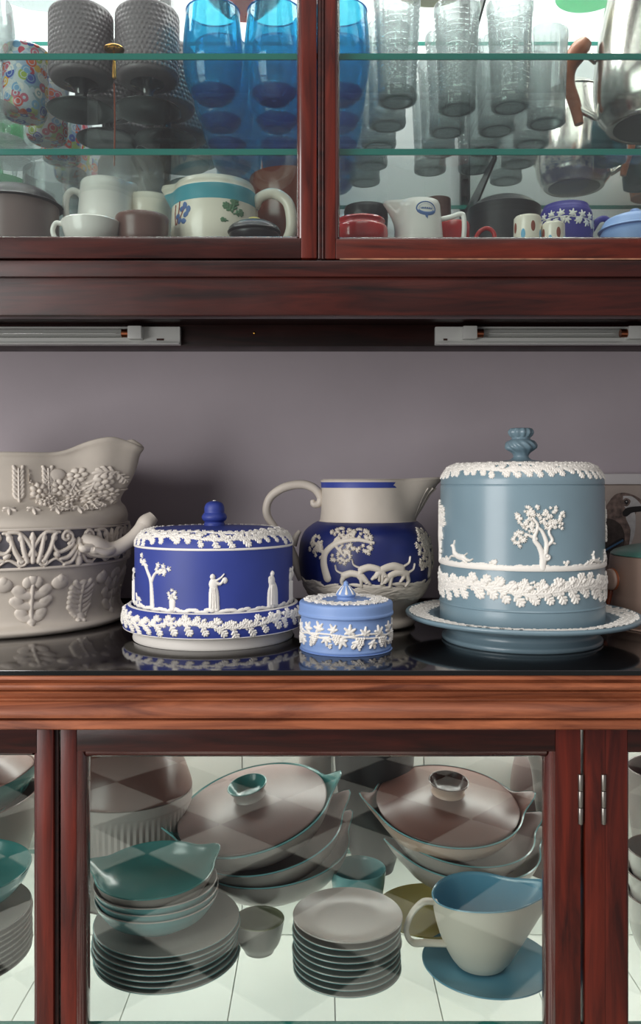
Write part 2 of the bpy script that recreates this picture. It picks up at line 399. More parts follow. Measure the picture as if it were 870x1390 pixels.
def mille():
    m = bpy.data.materials.new('millefiori_glass'); m.use_nodes = True; nt = m.node_tree; b = nt.nodes['Principled BSDF']
    tc = nt.nodes.new('ShaderNodeTexCoord'); vo = nt.nodes.new('ShaderNodeTexVoronoi'); vo.inputs['Scale'].default_value = 88
    nt.links.new(tc.outputs['Object'], vo.inputs['Vector'])
    hs = nt.nodes.new('ShaderNodeSeparateColor'); nt.links.new(vo.outputs['Color'], hs.inputs[0])
    cr_ = nt.nodes.new('ShaderNodeValToRGB'); cr_.color_ramp.interpolation = 'CONSTANT'; e = cr_.color_ramp.elements
    cols = [(206, 60, 44), (226, 226, 220), (60, 84, 170), (214, 90, 40), (226, 178, 50), (190, 50, 70), (160, 184, 80), (196, 210, 220), (196, 96, 120), (120, 170, 210)]
    e[0].color = rgb(*cols[0]); e[1].position = .1; e[1].color = rgb(*cols[1])
    for k in range(2, 10): q = e.new(k*.1); q.color = rgb(*cols[k])
    nt.links.new(hs.outputs[0], cr_.inputs[0])
    rg_ = nt.nodes.new('ShaderNodeValToRGB'); g_ = rg_.color_ramp; g_.interpolation = 'CONSTANT'
    g_.elements[0].color = (1, 1, 1, 1); g_.elements[0].position = 0; g_.elements[1].position = .30; g_.elements[1].color = (0, 0, 0, 1)
    q = g_.elements.new(.38); q.color = (1, 1, 1, 1); q = g_.elements.new(.58); q.color = (0, 0, 0, 1)
    nt.links.new(vo.outputs['Distance'], rg_.inputs[0])
    mx = nt.nodes.new('ShaderNodeMix'); mx.data_type = 'RGBA'; mx.inputs[6].default_value = rgb(196, 208, 214)
    v2 = nt.nodes.new('ShaderNodeTexVoronoi'); v2.inputs['Scale'].default_value = 60; nt.links.new(tc.outputs['Object'], v2.inputs['Vector'])
    s2 = nt.nodes.new('ShaderNodeSeparateColor'); nt.links.new(v2.outputs['Color'], s2.inputs[0])
    c2 = nt.nodes.new('ShaderNodeValToRGB'); c2.color_ramp.elements[0].color = rgb(206, 216, 220); c2.color_ramp.elements[0].position = .35
    c2.color_ramp.elements[1].color = rgb(168, 186, 92); c2.color_ramp.elements[1].position = 1; q = c2.color_ramp.elements.new(.7); q.color = rgb(130, 168, 206)
    nt.links.new(s2.outputs[1], c2.inputs[0]); nt.links.new(c2.outputs[0], mx.inputs[6])
    nt.links.new(rg_.outputs[0], mx.inputs['Factor']); nt.links.new(cr_.outputs[0], mx.inputs[7])
    nt.links.new(mx.outputs[2], b.inputs['Base Color']); b.inputs['Roughness'].default_value = .12
    b.inputs['Alpha'].default_value = .86
    return m
M['mille'] = mille()
def checker():
    m = bpy.data.materials.new('checkered_floor'); m.use_nodes = True; nt = m.node_tree; b = nt.nodes['Principled BSDF']
    tc = nt.nodes.new('ShaderNodeTexCoord'); mp = nt.nodes.new('ShaderNodeMapping'); mp.inputs['Rotation'].default_value = (0, 0, R(40))
    nt.links.new(tc.outputs['Object'], mp.inputs[0])
    ck = nt.nodes.new('ShaderNodeTexChecker'); ck.inputs['Scale'].default_value = 1/.30
    ck.inputs['Color1'].default_value = rgb(240, 240, 226); ck.inputs['Color2'].default_value = rgb(40, 42, 42)
    nt.links.new(mp.outputs[0], ck.inputs['Vector']); nt.links.new(ck.outputs[0], b.inputs['Base Color'])
    b.inputs['Roughness'].default_value = .5; return m
M['checker'] = checker()

# ---------------- room and cabinet ----------------
CT = Z(910, .841)                       # counter height
S84 = .841/FP
XL, XR = -.98, 1.02
struct(MB().box(-1.6, 1.6, 1.335, 1.372, CT-.03, EYE+.25).build('wall_back', M['wallgrey']))
fl = struct(MB().box(-2.0, 2.2, -3.0, 1.36, -.02, 0).build('floor', M['edge']))
fl.data.materials.clear(); fl.data.materials.append(mat('floor_grout', (120, 118, 110), .8))
tw = MB().box(-.147, .147, -.147, .147, 0, .006, bev=.003).build('tile', mat('white_tile', (244, 242, 230), .35), fl)
tb = MB().box(-.147, .147, -.147, .147, 0, .006, bev=.003).build('tile', mat('black_tile', (44, 46, 46), .35), fl)
a45 = R(42); first = {0: tw, 1: tb}
for i in range(-9, 10):
    for j in range(-9, 10):
        x = (i*cos(a45)-j*sin(a45))*.3+.1; y = (i*sin(a45)+j*cos(a45))*.3-.9
        if not (-1.75 < x < 1.9 and -2.75 < y < .62): continue
        k = (i+j) % 2; o = first[k]
        if o is None: o = {0: tw, 1: tb}[k].copy(); COL.objects.link(o)
        first[k] = None; o.location = (x, y, 0); o.rotation_euler = (0, 0, a45)

low = thing('lower_cabinet', 'dark mahogany glass-fronted cabinet under the black worktop', 'cabinet', (0, 1.09, 0))
def lw(mb, name, m, par=None, **k):
    o = mb.build(name, m, par or low, **k); o.location = (0, -1.09, 0) if (par or low) is low else (0, 0, 0); return o
# moulding under the top, (depth, row)
def mp(px, dy): return (.841+dy/1000., CT-(px-910)*S84)
prof = [mp(917, 1), mp(918, -1.5), mp(922, -2), mp(923.5, 1.5), mp(925, 2), mp(926, -1)]
for k in range(7): a = pi*k/6; prof.append(mp(926.5+11*(1-cos(a))/2, 1-5*sin(a)))
prof += [mp(938, 3), mp(939.5, 0), mp(941.5, 1), mp(942.5, 6), mp(948, 7), mp(949.5, 2.5), mp(952, 3), mp(953, 6)]
for k in range(1, 9): t = k/8; prof.append(mp(953+21*t, 6-9*sin(t*pi*.62)))
prof += [mp(975, 4), mp(976.5, 3), mp(977.5, -3), mp(988, -3.5), mp(990, -1.5), mp(990.5, 16), (1.30, CT-80*S84), (1.30, CT-7*S84)]
lw(MB().extrude_x(prof, XL, XR), 'cornice_moulding', M['wood_l'], sharp=30)
ZB = .12; DL = .862; zt = Z(988, .858)
lw(MB().box(XL, XR, .875, 1.33, ZB-.02, ZB).box(XL, XR, .87, .90, .02, ZB), 'plinth', M['wood_d'])
lw(MB().box(XL, XR, 1.315, 1.332, ZB, CT-.06), 'back_panel', M['backw'])
for x in (XL, XR-.02): lw(MB().box(x, x+.02, .865, 1.33, ZB, CT-.06), 'side_panel', M['wood_z'])
for k in range(14):
    xa = XL+.02+k*.14; lw(MB().box(xa, min(xa+.1385, XR-.02), .90, 1.314, .44, .452, bev=.001), 'board', M['lining'])
for k in range(14):
    xa = XL+.02+k*.14; lw(MB().box(xa, min(xa+.1385, XR-.02), 1.306, 1.3145, .453, CT-.06, bev=.001), 'back_board', M['lining'])
for a, b in ((73.5, 81.5), (790.5, 817.5)):
    lw(MB().box(X(a, .87)+.0, X(b, .87), .8655 if a < 100 else .861, .885, ZB, zt, bev=.001), 'mullion', M['wood_d'] if a < 100 else M['wood_z'])

def door(par, base, x0, x1, z0, z1, d, sl, sr, rt, rb, th=.02, bead=.009, hinge=None, mats=None, sidebead=True):
    wz, wx = mats or (M['wood_z'], M['wood_x'])
    D = bpy.data.objects.new('door', None); COL.objects.link(D); D.parent = par
    D.location = (0, -par.location.y, -par.location.z)
    MB().box(x0, x0+sl, d, d+th, z0, z1, bev=.0014).build('stile', wz, D)
    MB().box(x1-sr, x1, d, d+th, z0, z1, bev=.0014).build('stile', wz, D)
    MB().box(x0+sl, x1-sr, d+.0004, d+th, z1-rt, z1, bev=.001).build('rail', wx, D)
    MB().box(x0+sl, x1-sr, d+.0004, d+th, z0, z0+rb, bev=.001).build('rail', wx, D)
    a, b, c, e = x0+sl, x1-sr, z0+rb, z1-rt; B = bead
    q = [(B*sin(k*pi/14), .0008+.0105*(1-cos(k*pi/14))) for k in range(8)]+[(B, .015), (0, .015)]
    MB().extrude_z([(a+u, d+v) for u, v in q], c, e).build('glazing_bead', M['bead_z'], D, sharp=60); MB().extrude_z([(b-u, d+v) for u, v in q], c, e).build('glazing_bead', M['bead_z'], D, sharp=60)
    MB().extrude_x([(d+v, c+u*.8) for u, v in q], a+B*.9, b-B*.9).build('glazing_bead', M['bead_x'], D, sharp=60); MB().extrude_x([(d+v, e-u*.8) for u, v in q], a+B*.9, b-B*.9).build('glazing_bead', M['bead_x'], D, sharp=60)
    MB().box(a+.002, b-.002, d+.0125, d+.0155, c+.002, e-.002).build('pane', G['pane'], D)
    return D
x0, x1 = X(82, DL), X(788.5, DL)
md = door(low, 'door', x0, x1, ZB+.02, zt, DL, X(104, DL)-x0, x1-X(754, DL), .0255, .05, bead=.0098)
ld = door(low, 'door', XL+.02, X(73, DL), ZB+.02, zt, DL-.001, .03, X(73, DL)-X(50, DL), .027, .05, bead=.005)
rd = door(low, 'door', X(819.5, DL), XR-.02, ZB+.02, zt, DL, X(852, DL)-X(819.5, DL), .03, .0255, .05, bead=.003)
for px, p in ((787.5, md), (818.8, rd)):
    za, zb_ = Z(1118, DL), Z(1050, DL); mb = MB()
    for k in range(3): mb.lathe([(0, 0), (.0024, 0), (.0026, .0004), (.0026, (za-zb_)/-3-.001), (.0024, (zb_-za)/3-.0006), (0, (zb_-za)/3-.0006)], 12, off=(X(px, DL), DL-.001, za+k*(zb_-za)/3))
    mb.build('hinge', M['steel'], p)
for a, b in ((66, 90), (780, 830)): lw(MB().box(X(a, .89), X(b, .89), .8855, .899, ZB, CT-.07), 'gap_backing', M['wood_d'])  # backing strips added to stop interior light leaking through the door gaps
# worktop
wt = thing('worktop', 'glossy black glass worktop carrying the blue and cream stoneware', 'worktop', (0, 1.09, CT))
MB().box(XL-.005, XR+.005, -.249, .24, -.0052, 0, bev=.0006).build('slab', M['slab'], wt)
MB().box(XL-.005, XR+.005, -.2492, -.2484, -.0049, -.0006).build('front_edge', M['slabedge'], wt)
MB().box(XL, XR, .235, .244, 0, .005, bev=.001).build('rear_strip', M['wood_d'], wt)

# upper cabinet
FZ = EYE+.252; UD = .85; UT = EYE+1.15
up = thing('upper_cabinet', 'dark mahogany wall cabinet with two glazed doors above the grey wall', 'cabinet', (0, 1.1, EYE+.17))
def uw(mb, name, m, **k):
    o = mb.build(name, m, up, **k); o.location = (0, -1.1, -EYE-.17); return o
uw(MB().box(XL, XR, .870, 1.372, EYE+.239, FZ), 'bottom_board', M['wood_d'])
uw(MB().box(XL, XR, UD-.0015, .875, Z(375.5, .848), Z(353, .848), bev=.0016), 'ledge', M['wood_x'])
uw(MB().box(XL, XR, UD+.002, .872, Z(428, .852), Z(375, .852), bev=.0014), 'fascia', M['wood_x'])
uw(MB().box(XL, XR, 1.282, 1.334, EYE+.206, EYE+.239, bev=.001), 'light_rail', M['wood_d'])
uw(MB().box(XL, XR, 1.372, 1.385, EYE+.239, UT), 'back_panel', M['backw'])
uw(MB().box(XL, XR, .87, 1.38, UT, UT+.02), 'top_board', M['wood_d'])
for x in (XL, XR-.02): uw(MB().box(x, x+.02, .86, 1.38, EYE+.239, UT), 'side_panel', M['wood_z'])
for px in (224.5, 631):
    mb = MB(); x = X(px, 1.36)
    mb.box(x-.0075, x+.0075, 1.3615, 1.3665, FZ+.002, UT-.01)
    mb.box(x-.0075, x-.0045, 1.354, 1.3615, FZ+.002, UT-.01); mb.box(x+.0045, x+.0075, 1.354, 1.3615, FZ+.002, UT-.01)
    for k in range(30): mb.box(x-.0045, x+.0045, 1.356, 1.3615, FZ+.01+k*.028, FZ+.022+k*.028)
    uw(mb, 'shelf_standard', M['black'])
for s_, zz in enumerate((.3434, .4416, .702)):
    for px in (224.5, 631):
        x = X(px, 1.36); zz0 = EYE+zz-.0062
        uw(MB().add([(x-.0015, 1.354, zz0), (x+.0015, 1.354, zz0), (x-.0015, 1.354, zz0-.035), (x+.0015, 1.354, zz0-.035), (x-.0015, 1.12, zz0), (x+.0015, 1.12, zz0), (x-.0015, 1.12, zz0-.008), (x+.0015, 1.12, zz0-.008)],
           [(0, 1, 3, 2), (4, 6, 7, 5), (0, 2, 6, 4), (1, 5, 7, 3), (0, 4, 5, 1), (2, 3, 7, 6)]), 'shelf_bracket', M['black'])
dz0 = Z(351.5, UD)
door(up, 'door', XL+.01, X(430, UD-.003), dz0, UT-.01, UD-.003, .04, X(430, UD)-X(408.5, UD), .04, Z(324, UD)-dz0, bead=.0045, mats=(M['wood_z'], M['wood_x']))
x0 = X(440, UD)
D2 = door(up, 'door', x0, XR-.01, dz0+.0004, UT-.01, UD+.001, X(455.5, UD)-x0, .04, .04, Z(324, UD)-dz0, bead=.0045, mats=(M['wood_z'], wood('reddish_mahogany', (40, 12, 8), (104, 36, 20), 'X')))
MB().lathe([(.0028, dz0), (.0028, UT-.01)], 14, off=(X(434, UD), UD+.001, 0)).lathe([(.0014, dz0), (.0014, UT-.01)], 10, off=(X(438.3, UD), UD+.0003, 0)).build('astragal', M['wood_x'], D2)
MB().box(X(436, UD), X(441, UD), UD+.002, UD+.018, dz0, UT-.01).build('meeting_strip', M['wood_d'], D2)
MB().box(X(461, UD), XR-.02, UD+.0003, UD+.004, dz0-.0006, dz0+.0008).build('worn_edge', M['edge'], D2)

def shelf(z, y0, y1, label):
    t = thing('glass_shelf', label, 'shelf', (0, y0, z))
    MB().box(XL+.022, XR-.022, .0006, y1-y0, -.006, 0).build('plate', G['shelf'], t)
    MB().box(XL+.022, XR-.022, 0, .0016, -.0061, .0001).build('front_edge', G['shelfedge'], t)
    MB().box(XL+.022, XR-.022, y1-y0-.001, y1-y0, -.006, 0).build('back_edge', G['shelfedge'], t)
ZA, ZS = EYE+.4416, EYE-.563
shelf(EYE+.3434, .872, 1.35, 'bare green-edged glass shelf just above the mugs and jugs, lower of the two in view')
shelf(ZA, .872, 1.35, 'green-edged glass shelf that carries the blue tumblers and tall glasses')
shelf(EYE+.702, .872, 1.35, 'topmost glass shelf of the wall cabinet, only its green rear edge in view')
shelf(ZS, .884, 1.30, 'glass shelf inside the lower cabinet under the stacked crockery')

# striplights
def striplight(x0, x1, t0, t1, h, label, plug=True):
    t = thing('striplight', label, 'light', ((x0+x1)/2, 1.27, EYE+.207), 'striplights under the wall cabinet'); ox = (x0+x1)/2
    MB().box(x0-ox, x1-ox, .001, .0115, .0, .027, bev=.0012).box(x0-ox, x1-ox, -.006, .001, .0, .0022, bev=.0006).build('batten', M['white'], t)
    tb_ = []
    MB().tube([(t0-ox, -.007, .0155), (t1-ox, -.007, .0155)], .0068, 20, n=1).build('tube', G['tube'], t)
    MB().tube([(t0-ox+.01, -.007, .0155), (t1-ox-.01, -.007, .0155)], .0007, 8, n=1).build('filament_rod', M['white'], t)
    for e, sg in ((t0, -1), (t1, 1)):
        if abs(e-ox) > .5: continue
        MB().tube([(e-ox-sg*.001, -.007, .0155), (e-ox+sg*.010, -.007, .0155)], .0062, 18, n=1).build('cap', M['copper'], t)
        MB().box(min(e-ox+sg*.009, e-ox+sg*.030), max(e-ox+sg*.009, e-ox+sg*.030), -.016, .003, .006, .0255, bev=.002).build('holder', M['white'], t)
    MB().box((x1-ox-.035) if x1 < .2 else (x0-ox+.012), (x1-ox-.024) if x1 < .2 else (x0-ox+.018), .0004, .0012, .006, .009).build('slot', M['line'], t)
d_ = 1.262
striplight(-.95, X(243, d_), -.9, X(166, d_), 25, 'white strip light on the left under the cabinet, its end cap near the middle')
striplight(X(592, d_), X(930, d_), X(655, d_), X(843, d_), 25, 'white strip light on the right with a short clear tube between two holders')
sc_ = tag(MB().lathe([(0, .0), (.002, .0), (.0016, .001), (0, .0016)], 12).build('screw', M['brass'], None, (X(345, 1.28), 1.2805, Z(452, 1.28)), (R(90), 0, 0)), 'small brass screw in the dark rail between the strip lights', 'screw')

# ---------------- things on the worktop ----------------
def sp(d): return d/FP
# 1 large cream jug, left
d = 1.158; s = sp(d)
jug = thing('relief_jug', 'large cream stoneware jug with moulded leaves and a dark scrollwork band', 'jug', (X(5, d), d, CT))
jp = cr([(0, 0), (158, 0), (158, 0), (162, 2), (164, 6), (161, 10), (154, 14), (151, 22), (152, 36), (157, 55), (163, 76), (164, 80), (164, 80), (165.5, 81), (165.5, 81), (166, 100), (166, 120), (165.5, 131), (165.5, 131), (163.5, 132), (163.5, 132), (158, 142), (146, 152), (133, 159), (127, 166), (125, 180), (123, 200), (121, 214), (123, 220), (121, 223), (117, 220), (119, 200), (121, 170), (138, 146), (152, 120), (146, 60), (138, 22), (0, 12)], 5)
SPA = R(80)
def jugfn(x, y, z, a, t):
    da = (a-SPA+pi) % (2*pi)-pi
    if z > 128:
        q = min(1, (z-128)/95.); wd = .32
        w = exp(-(da/wd)**2); e = 74*q**1.7 + 26*sin(q*pi)
        e *= 1+.055*cos(da*26)*q
        r = sqrt(x*x+y*y); k = (r+w*e)/max(r, 1e-6); x *= k; y *= k
        z += 21*q**2.4*exp(-((abs(da)-.19)/.19)**2)
    return x, y, z
jz = lambda r, z, k: 1 if 81 <= z <= 131 and r > 164.8 else 0
MB().lathe(jp, 160, s, fn=jugfn, zone=jz).build('body', [M['stone'], M['bandgrey']], jug, sharp=50)
# dark band scrollwork
F = Field(-330, 430, 0, 50, .6)
F.band(1.5, 2, 2.0); F.band(48.5, 2, 2.0)
_c, _e = F.cap, F.ell
F.cap = lambda u0, v0, u1, v1, r0, r1=None, h=1.5: _c(u0, v0, u1, v1, r0*.74, (r0 if r1 is None else r1)*.74, h)
F.ell = lambda u, v, a, b, ang=0, h=1.5: _e(u, v, a*.82, b*.82, ang, h)
for k in range(-3, 5):
    u = 33+k*118
    # palmette with two scrolls
    F.spiral(u-17, 38, 9, 1.3, -1.2, 1, 3.4, 3.2).spiral(u+17, 38, 9, 1.3, pi+1.2, -1, 3.4, 3.2)
    for sg in (-1, 1):
        F.path([(u+sg*8, 34), (u+sg*12, 26), (u+sg*26, 20), (u+sg*33, 25), (u+sg*36, 34)], 4.6, 2.2, 3.6)
        F.path([(u+sg*4, 26), (u+sg*14, 14), (u+sg*26, 11)], 4.8, 3.2, 3.4)
        F.path([(u+sg*2, 22), (u+sg*10, 8), (u+sg*20, 5)], 4.0, 3.2, 3.2)
        F.path([(u+sg*26, 44), (u+sg*44, 44), (u+sg*56, 30), (u+sg*62, 18)], 2.4, 4., 3)
        F.ell(u+sg*30, 17, 6, 4.4, sg*.6, 4)
    F.ell(u, 8, 6, 9, 0, 4); F.ell(u, 30, 5, 9, 0, 4.2); F.ell(u, 18, 4.5, 8, 0, 4.2)
    m_ = u+59
    for q, dx in enumerate((-26, -13, 0, 13, 26)):
        F.path([(m_+dx*.5, 10), (m_+dx*.8, 24), (m_+dx, 40), (m_+dx*1.1, 43)], 4.4, 3.2, 3.6)
        F.ell(m_+dx, 38, 5, 6, 0, 3.6)
    F.spiral(m_-13, 10, 6.5, 1.2, 1.2, -1, 2.6, 3.2).spiral(m_+13, 10, 6.5, 1.2, pi-1.2, 1, 2.6, 3.2)
    for sg in (-1, 1): F.path([(m_+sg*14, 5), (m_+sg*27, 12), (m_+sg*38, 6)], 3, 1.4, 3)
F.mesh([(165.5, 81), (166, 106), (165.5, 131)], 166, s).build('scroll_band', M['stone2'], jug)
# lower row of leaves and bosses
_o = [p for p in jp[:len(jp)*2//3]]
low_p = [tuple(p) for p in _o if 10 <= p[1] <= 79 and p[0] > 148][:60]
def acanthus(F, u, v0, h, w, tall=True):
    F.cap(u, v0, u, v0+h*.93, w*.13, w*.09, 3.4)
    n = 7
    for k in range(n):
        t = .10+.76*k/(n-1); ww = w*(.42 if 0 < k < n-1 else .3)
        for sg in (-1, 1):
            F.path([(u, v0+h*t-3), (u+sg*ww*.6, v0+h*t), (u+sg*ww, v0+h*t+h*.11)], w*.10, w*.11, 2.8+.4*(k % 2))
    F.ell(u, v0+h*.95, w*.17, h*.08, 0, 3); F.ell(u, v0+4, w*.2, w*.2, 0, 4); 
    for q in range(6): F.ell(u+cos(q)*w*.2, v0+4+sin(q)*w*.2, w*.1, w*.1, 0, 3)
def tulipleaf(F, u, v0, h, w):
    F.cap(u, v0, u, v0+h*.8, w*.07, w*.06, 3.4)
    for t, l in ((.12, .36), (.36, .52), (.58, .46)):
        for sg in (-1, 1):
            F.path([(u, v0+h*t), (u+sg*w*l*.6, v0+h*(t+.03)), (u+sg*w*l*.9, v0+h*(t+.13))], w*.12, w*.13, 2.8); F.ell(u+sg*w*l*.72, v0+h*(t+.12), w*.19, w*.14, sg*.7, 3)
    for sg in (-1, 0, 1): F.ell(u+sg*w*.14, v0+h*(.86+.05*(sg == 0)), w*.13, h*.12, 0, 3.2)
    F.ell(u, v0+3, w*.12, w*.12, 0, 4.4)
for k in range(-3, 6):
    u = 22+k*66
    nm = 'acanthus_relief'
    F = Field(u-34, u+34, 0, 70, .6)
    if k % 2: tulipleaf(F, u, 8, 62, 44)
    else: acanthus(F, u, 8, 50, 38)
    F.mesh(low_p, 156, s).build(nm, M['stone2'], jug)
    F = Field(u+33-16, u+33+16, 48, 70, .6)
    F.ell(u+33, 59, 11, 9, 0, 4); F.ell(u+33, 63, 6, 7, 0, 4)
    F.mesh(low_p, 156, s).build('boss', M['stone2'], jug)
# neck strips and shoulder pendants
_i = max(k for k, p in enumerate(_o) if p[0] > 163 and p[1] < 133)
neck_p = []
for p in jp[_i:]:
    if neck_p and p[1] < neck_p[-1][1]: break
    neck_p.append(tuple(p))
for k in range(-3, 4):
    u = -10+k*36
    th = u/125.
    if th > 1.0: continue
    F = Field(u-12, u+12, 38, 92, .6)
    for q in range(7):
        for sg in (-1, 1): F.path([(u, 50+q*5.6), (u+sg*3.4, 52+q*5.6), (u+sg*5.6, 57+q*5.6)], 2.4, 2.2, 2.4)
    F.cap(u, 46, u, 88, 1.6, 1.2, 3)
    F.mesh(neck_p, 125, s, fn=jugfn).build('leaf_strip', M['stone2'], jug)
for k in range(-4, 6):
    u = 2+k*27; F = Field(u-13, u+13, 12, 42, .6)
    F.vine(u, 30, -pi/2, 12, 2.6); F.cap(u, 30, u, 18, 3, .8, 2.4)
    F.mesh(neck_p, 140, s, fn=jugfn).build('leaf_pendant', M['stone2'], jug)
F = Field(-10, 250, 0, 100, .8)   # ring lines
F = Field(74, 190, 22, 90, .6); r_ = random.Random(3)
for (u, v, k) in ((86, 60, 6), (112, 64, 6), (100, 48, 4), (124, 50, 4), (140, 44, 5), (128, 76, 5), (150, 66, 5), (114, 38, 4), (90, 42, 4), (160, 52, 5)):
    for q in range(7): F.ell(u+k*1.2*cos(q*.9), v+k*1.2*sin(q*.9), k*.72, k*.6, q*.9, 4.5)
    F.ell(u, v, k*.6, k*.6, 0, 6.5)
for q in range(26): F.leaf(r_.uniform(70, 172), r_.uniform(32, 78), r_.uniform(0, 6.3), r_.uniform(11, 19), 3.2)
F.ell(108, 80, 10, 8, 0, 4)
F.path([(70, 50), (100, 56), (140, 52), (175, 60)], 2, 1.5, 3)
F.mesh(neck_p, 125, s, fn=jugfn).build('flower_cluster', M['stone2'], jug)
# twig grip, low on the right
mb = MB(); mb.tube([(132, -95, 118), (146, -88, 106), (165, -74, 100), (186, -60, 112), (205, -48, 134)], [7, 13, 10, 9, 10], 18, s)
mb.tube([(196, -52, 124), (204, -48, 133), (212, -44, 141)], [9, 11.5, 8], 12, s)
for k in range(3): mb.tube([(168-10*k, -76-9*k, 101+2*k), (162-12*k, -90-9*k, 98+3*k), (150-8*k, -104, 103+k*3)], [6, 5, 2.5], 10, s)
mb.build('twig_handle', M['stone2'], jug)

# 2 royal blue cheese dome on stand
d = 1.033; s = sp(d)
st_ = thing('cheese_stand', 'round royal blue stand with white leaf garland under the blue cheese dome', 'stand', (X(290, d), d, CT))
sp_ = cr([(0, 0), (100, 0), (107, 0), (107, 0), (107.5, 3), (106, 11), (107, 14), (107, 14), (119, 16), (120, 18), (120, 18), (121, 24), (121, 32), (118.5, 40), (114, 46), (112, 47), (112, 47), (110, 47), (109, 44), (109, 44), (108, 42), (0, 42)], 5)
MB().lathe(sp_, 128, s, zone=lambda r, z, k: 1 if (z < 17.8 and r > 60) or (z > 46 and r > 109) else 0).build('stand_body', [M['blue'], M['relief']], st_)
gp = [(120, 18), (121, 24), (121, 32), (118.5, 40), (114, 46)]
F = Field(-330, 330, 0, 29, .55); garland(F, 14, 3.0, 16, rg, 9.5, h=2.2); F.mesh(gp, 120, s).build('leaf_garland', M['relief'], st_)
ldm = thing('cheese_dome', 'royal blue cylindrical cheese dome with acorn knob and white figures', 'dome', (X(291, d), d, CT+42.3*s))
lp = cr([(102, 0), (106, 0), (106, 0), (106, 40), (106, 84), (106, 84), (106, 84.2), (104, 90), (100, 96), (93, 101), (82, 104), (60, 105.5), (30, 106.5), (15, 107), (0, 107)], 5)
MB().lathe(lp, 128, s).build('dome_body', M['blue'], ldm)
F = Field(-340, 340, 0, 3.4, .6); F.band(1.6, 1.5, 1.0); F.mesh([(106, 80.5), (106, 84.5)], 106, s).build('rim_line', M['relief'], ldm)
shp = cr([(106, 84), (104, 90), (100, 96), (93, 101), (82, 104), (60, 105.5)], 4)
F = Field(-320, 320, 0, 40, .55); garland(F, 13, 3, 15, rg, 9, h=1.8); garland(F, 25, 3, 12, rg, 12, h=1.6)
F.mesh(shp, 104, s).build('leaf_garland', M['relief'], ldm)
kn = MB().lathe(cr([(0, 103), (14, 105), (14, 105), (14, 110), (13, 112), (16, 115), (17, 119), (15, 123), (13.5, 125), (13.5, 131), (11, 137), (5, 140), (0, 140.5)], 5), 40, s).build('knob', M['blue'], ldm)
MB().lathe([(0, 141.6), (2, 141.2), (2.8, 140), (2.4, 138)], 14, s).build('knob_tip', M['relief'], kn)
# reliefs on wall; u around, v up
wall = [(106, 0), (106, 84)]
def tree1(F, u, v, S=1., lean=0):
    F.path([(u, v), (u-1*S, v+18*S), (u-3*S, v+34*S), (u-10*S, v+46*S), (u-20*S, v+58*S)], 4*S, 1.6*S, 2.0)
    F.path([(u-2*S, v+32*S), (u+5*S, v+43*S), (u+16*S, v+48*S)], 2.6*S, 1.4*S, 1.8)
    F.path([(u-4*S, v+36*S), (u-10*S, v+44*S), (u-14*S, v+50*S)], 2*S, 1.2*S, 1.7)
    for a, b in ((-25, 64), (-18, 58), (-12, 53), (-21, 56), (-27, 58), (8, 50), (16, 49), (23, 48), (11, 54), (20, 53), (28, 50), (14, 46), (22, 44)):
        F.vine(u+a*S, v+b*S, a*.7, 5.5*S, 2.0)
def figure(F, u, v, h, arm=True, flip=1):
    F.path([(u-1*flip, v), (u-1*flip, v+h*.45), (u, v+h*.62)], h*.105, h*.11, 2.4)
    F.path([(u+4*flip, v), (u+3*flip, v+h*.4), (u+1, v+h*.6)], h*.085, h*.10, 2.2)
    F.ell(u, v+h*.72, h*.13, h*.17, 0, 2.8); F.ell(u-1*flip, v+h*.93, h*.075, h*.085, 0, 2.8)
    for k in range(3): F.cap(u-3+k*3, v+2, u-2+k*2, v+h*.6, .9, .8, 3.2)
    if arm:
        F.path([(u+2*flip, v+h*.78), (u+8*flip, v+h*.72), (u+12*flip, v+h*.82)], 2.2, 1.4, 2.4)
        F.ell(u+14*flip, v+h*.82, 3.6, 4, 0, 2.2); F.path([(u+2*flip, v+h*.8), (u+9*flip, v+h*.9), (u+13*flip, v+h*1.0)], 1.5, .9, 2.2)
    else:
        F.path([(u-3, v+h*.8), (u-7*flip, v+h*.5), (u-8*flip, v+2)], 3., 4.2, 2.)
for nm, u0, u1, fn_ in (
    ('tree_relief', -112, -40, lambda F: tree1(F, -74, 8, .98)),
    ('figure_relief', -2, 30, lambda F: figure(F, 12, 9, 43)),
    ('figure_relief', 76, 110, lambda F: figure(F, 93, 8, 44, False, -1)),
    ('figure_relief', 128, 160, lambda F: figure(F, 144, 8, 44, True)),
    ('figure_relief', -160, -128, lambda F: figure(F, -144, 8, 44, True)),
    ('tree_relief', -260, -180, lambda F: tree1(F, -215, 8, .98)),
    ('tree_relief', 175, 260, lambda F: tree1(F, 222, 8, .98))):
    F = Field(u0, u1, 2, 83, .5); fn_(F); F.mesh(wall, 106, s).build(nm, M['relief'], ldm)
F = Field(-52, -26, 4, 34, .5); u = -41
F.cap(u, 9, u, 17, 4, 4.6, 2.2).cap(u, 16, u, 27, 1.2, 1, 2)
for k in range(9): F.vine(u+6*cos(k*.8)*(.5+.5*(k % 2)), 24+5*sin(k*.8)+(k % 3), k, 4, 2)
F.mesh(wall, 106, s).build('potted_plant_relief', M['relief'], ldm)
F = Field(-128, -96, 4, 26, .5); u = -110
F.cap(u-5, 15, u+4, 15, 2.6, 2.8, 2); F.cap(u-5, 9, u-5, 15, 1.1, 1.3).cap(u+4, 9, u+4, 15, 1.1, 1.3).cap(u-7, 17, u-9, 21, 1.8, 1.4).cap(u+6, 16, u+9, 14, 1, .8)
F.mesh(wall, 106, s).build('animal_relief', M['relief'], ldm)
F = Field(-330, 330, 0, 12, .6)
for k in range(110): F.ell(-330+k*6, 5.5+1.4*sin(k*1.7)+rg.random()*1.5, 6, 2.4, .1*sin(k), 1.2)
F.mesh(wall, 106, s).build('ground_relief', M['relief'], ldm)

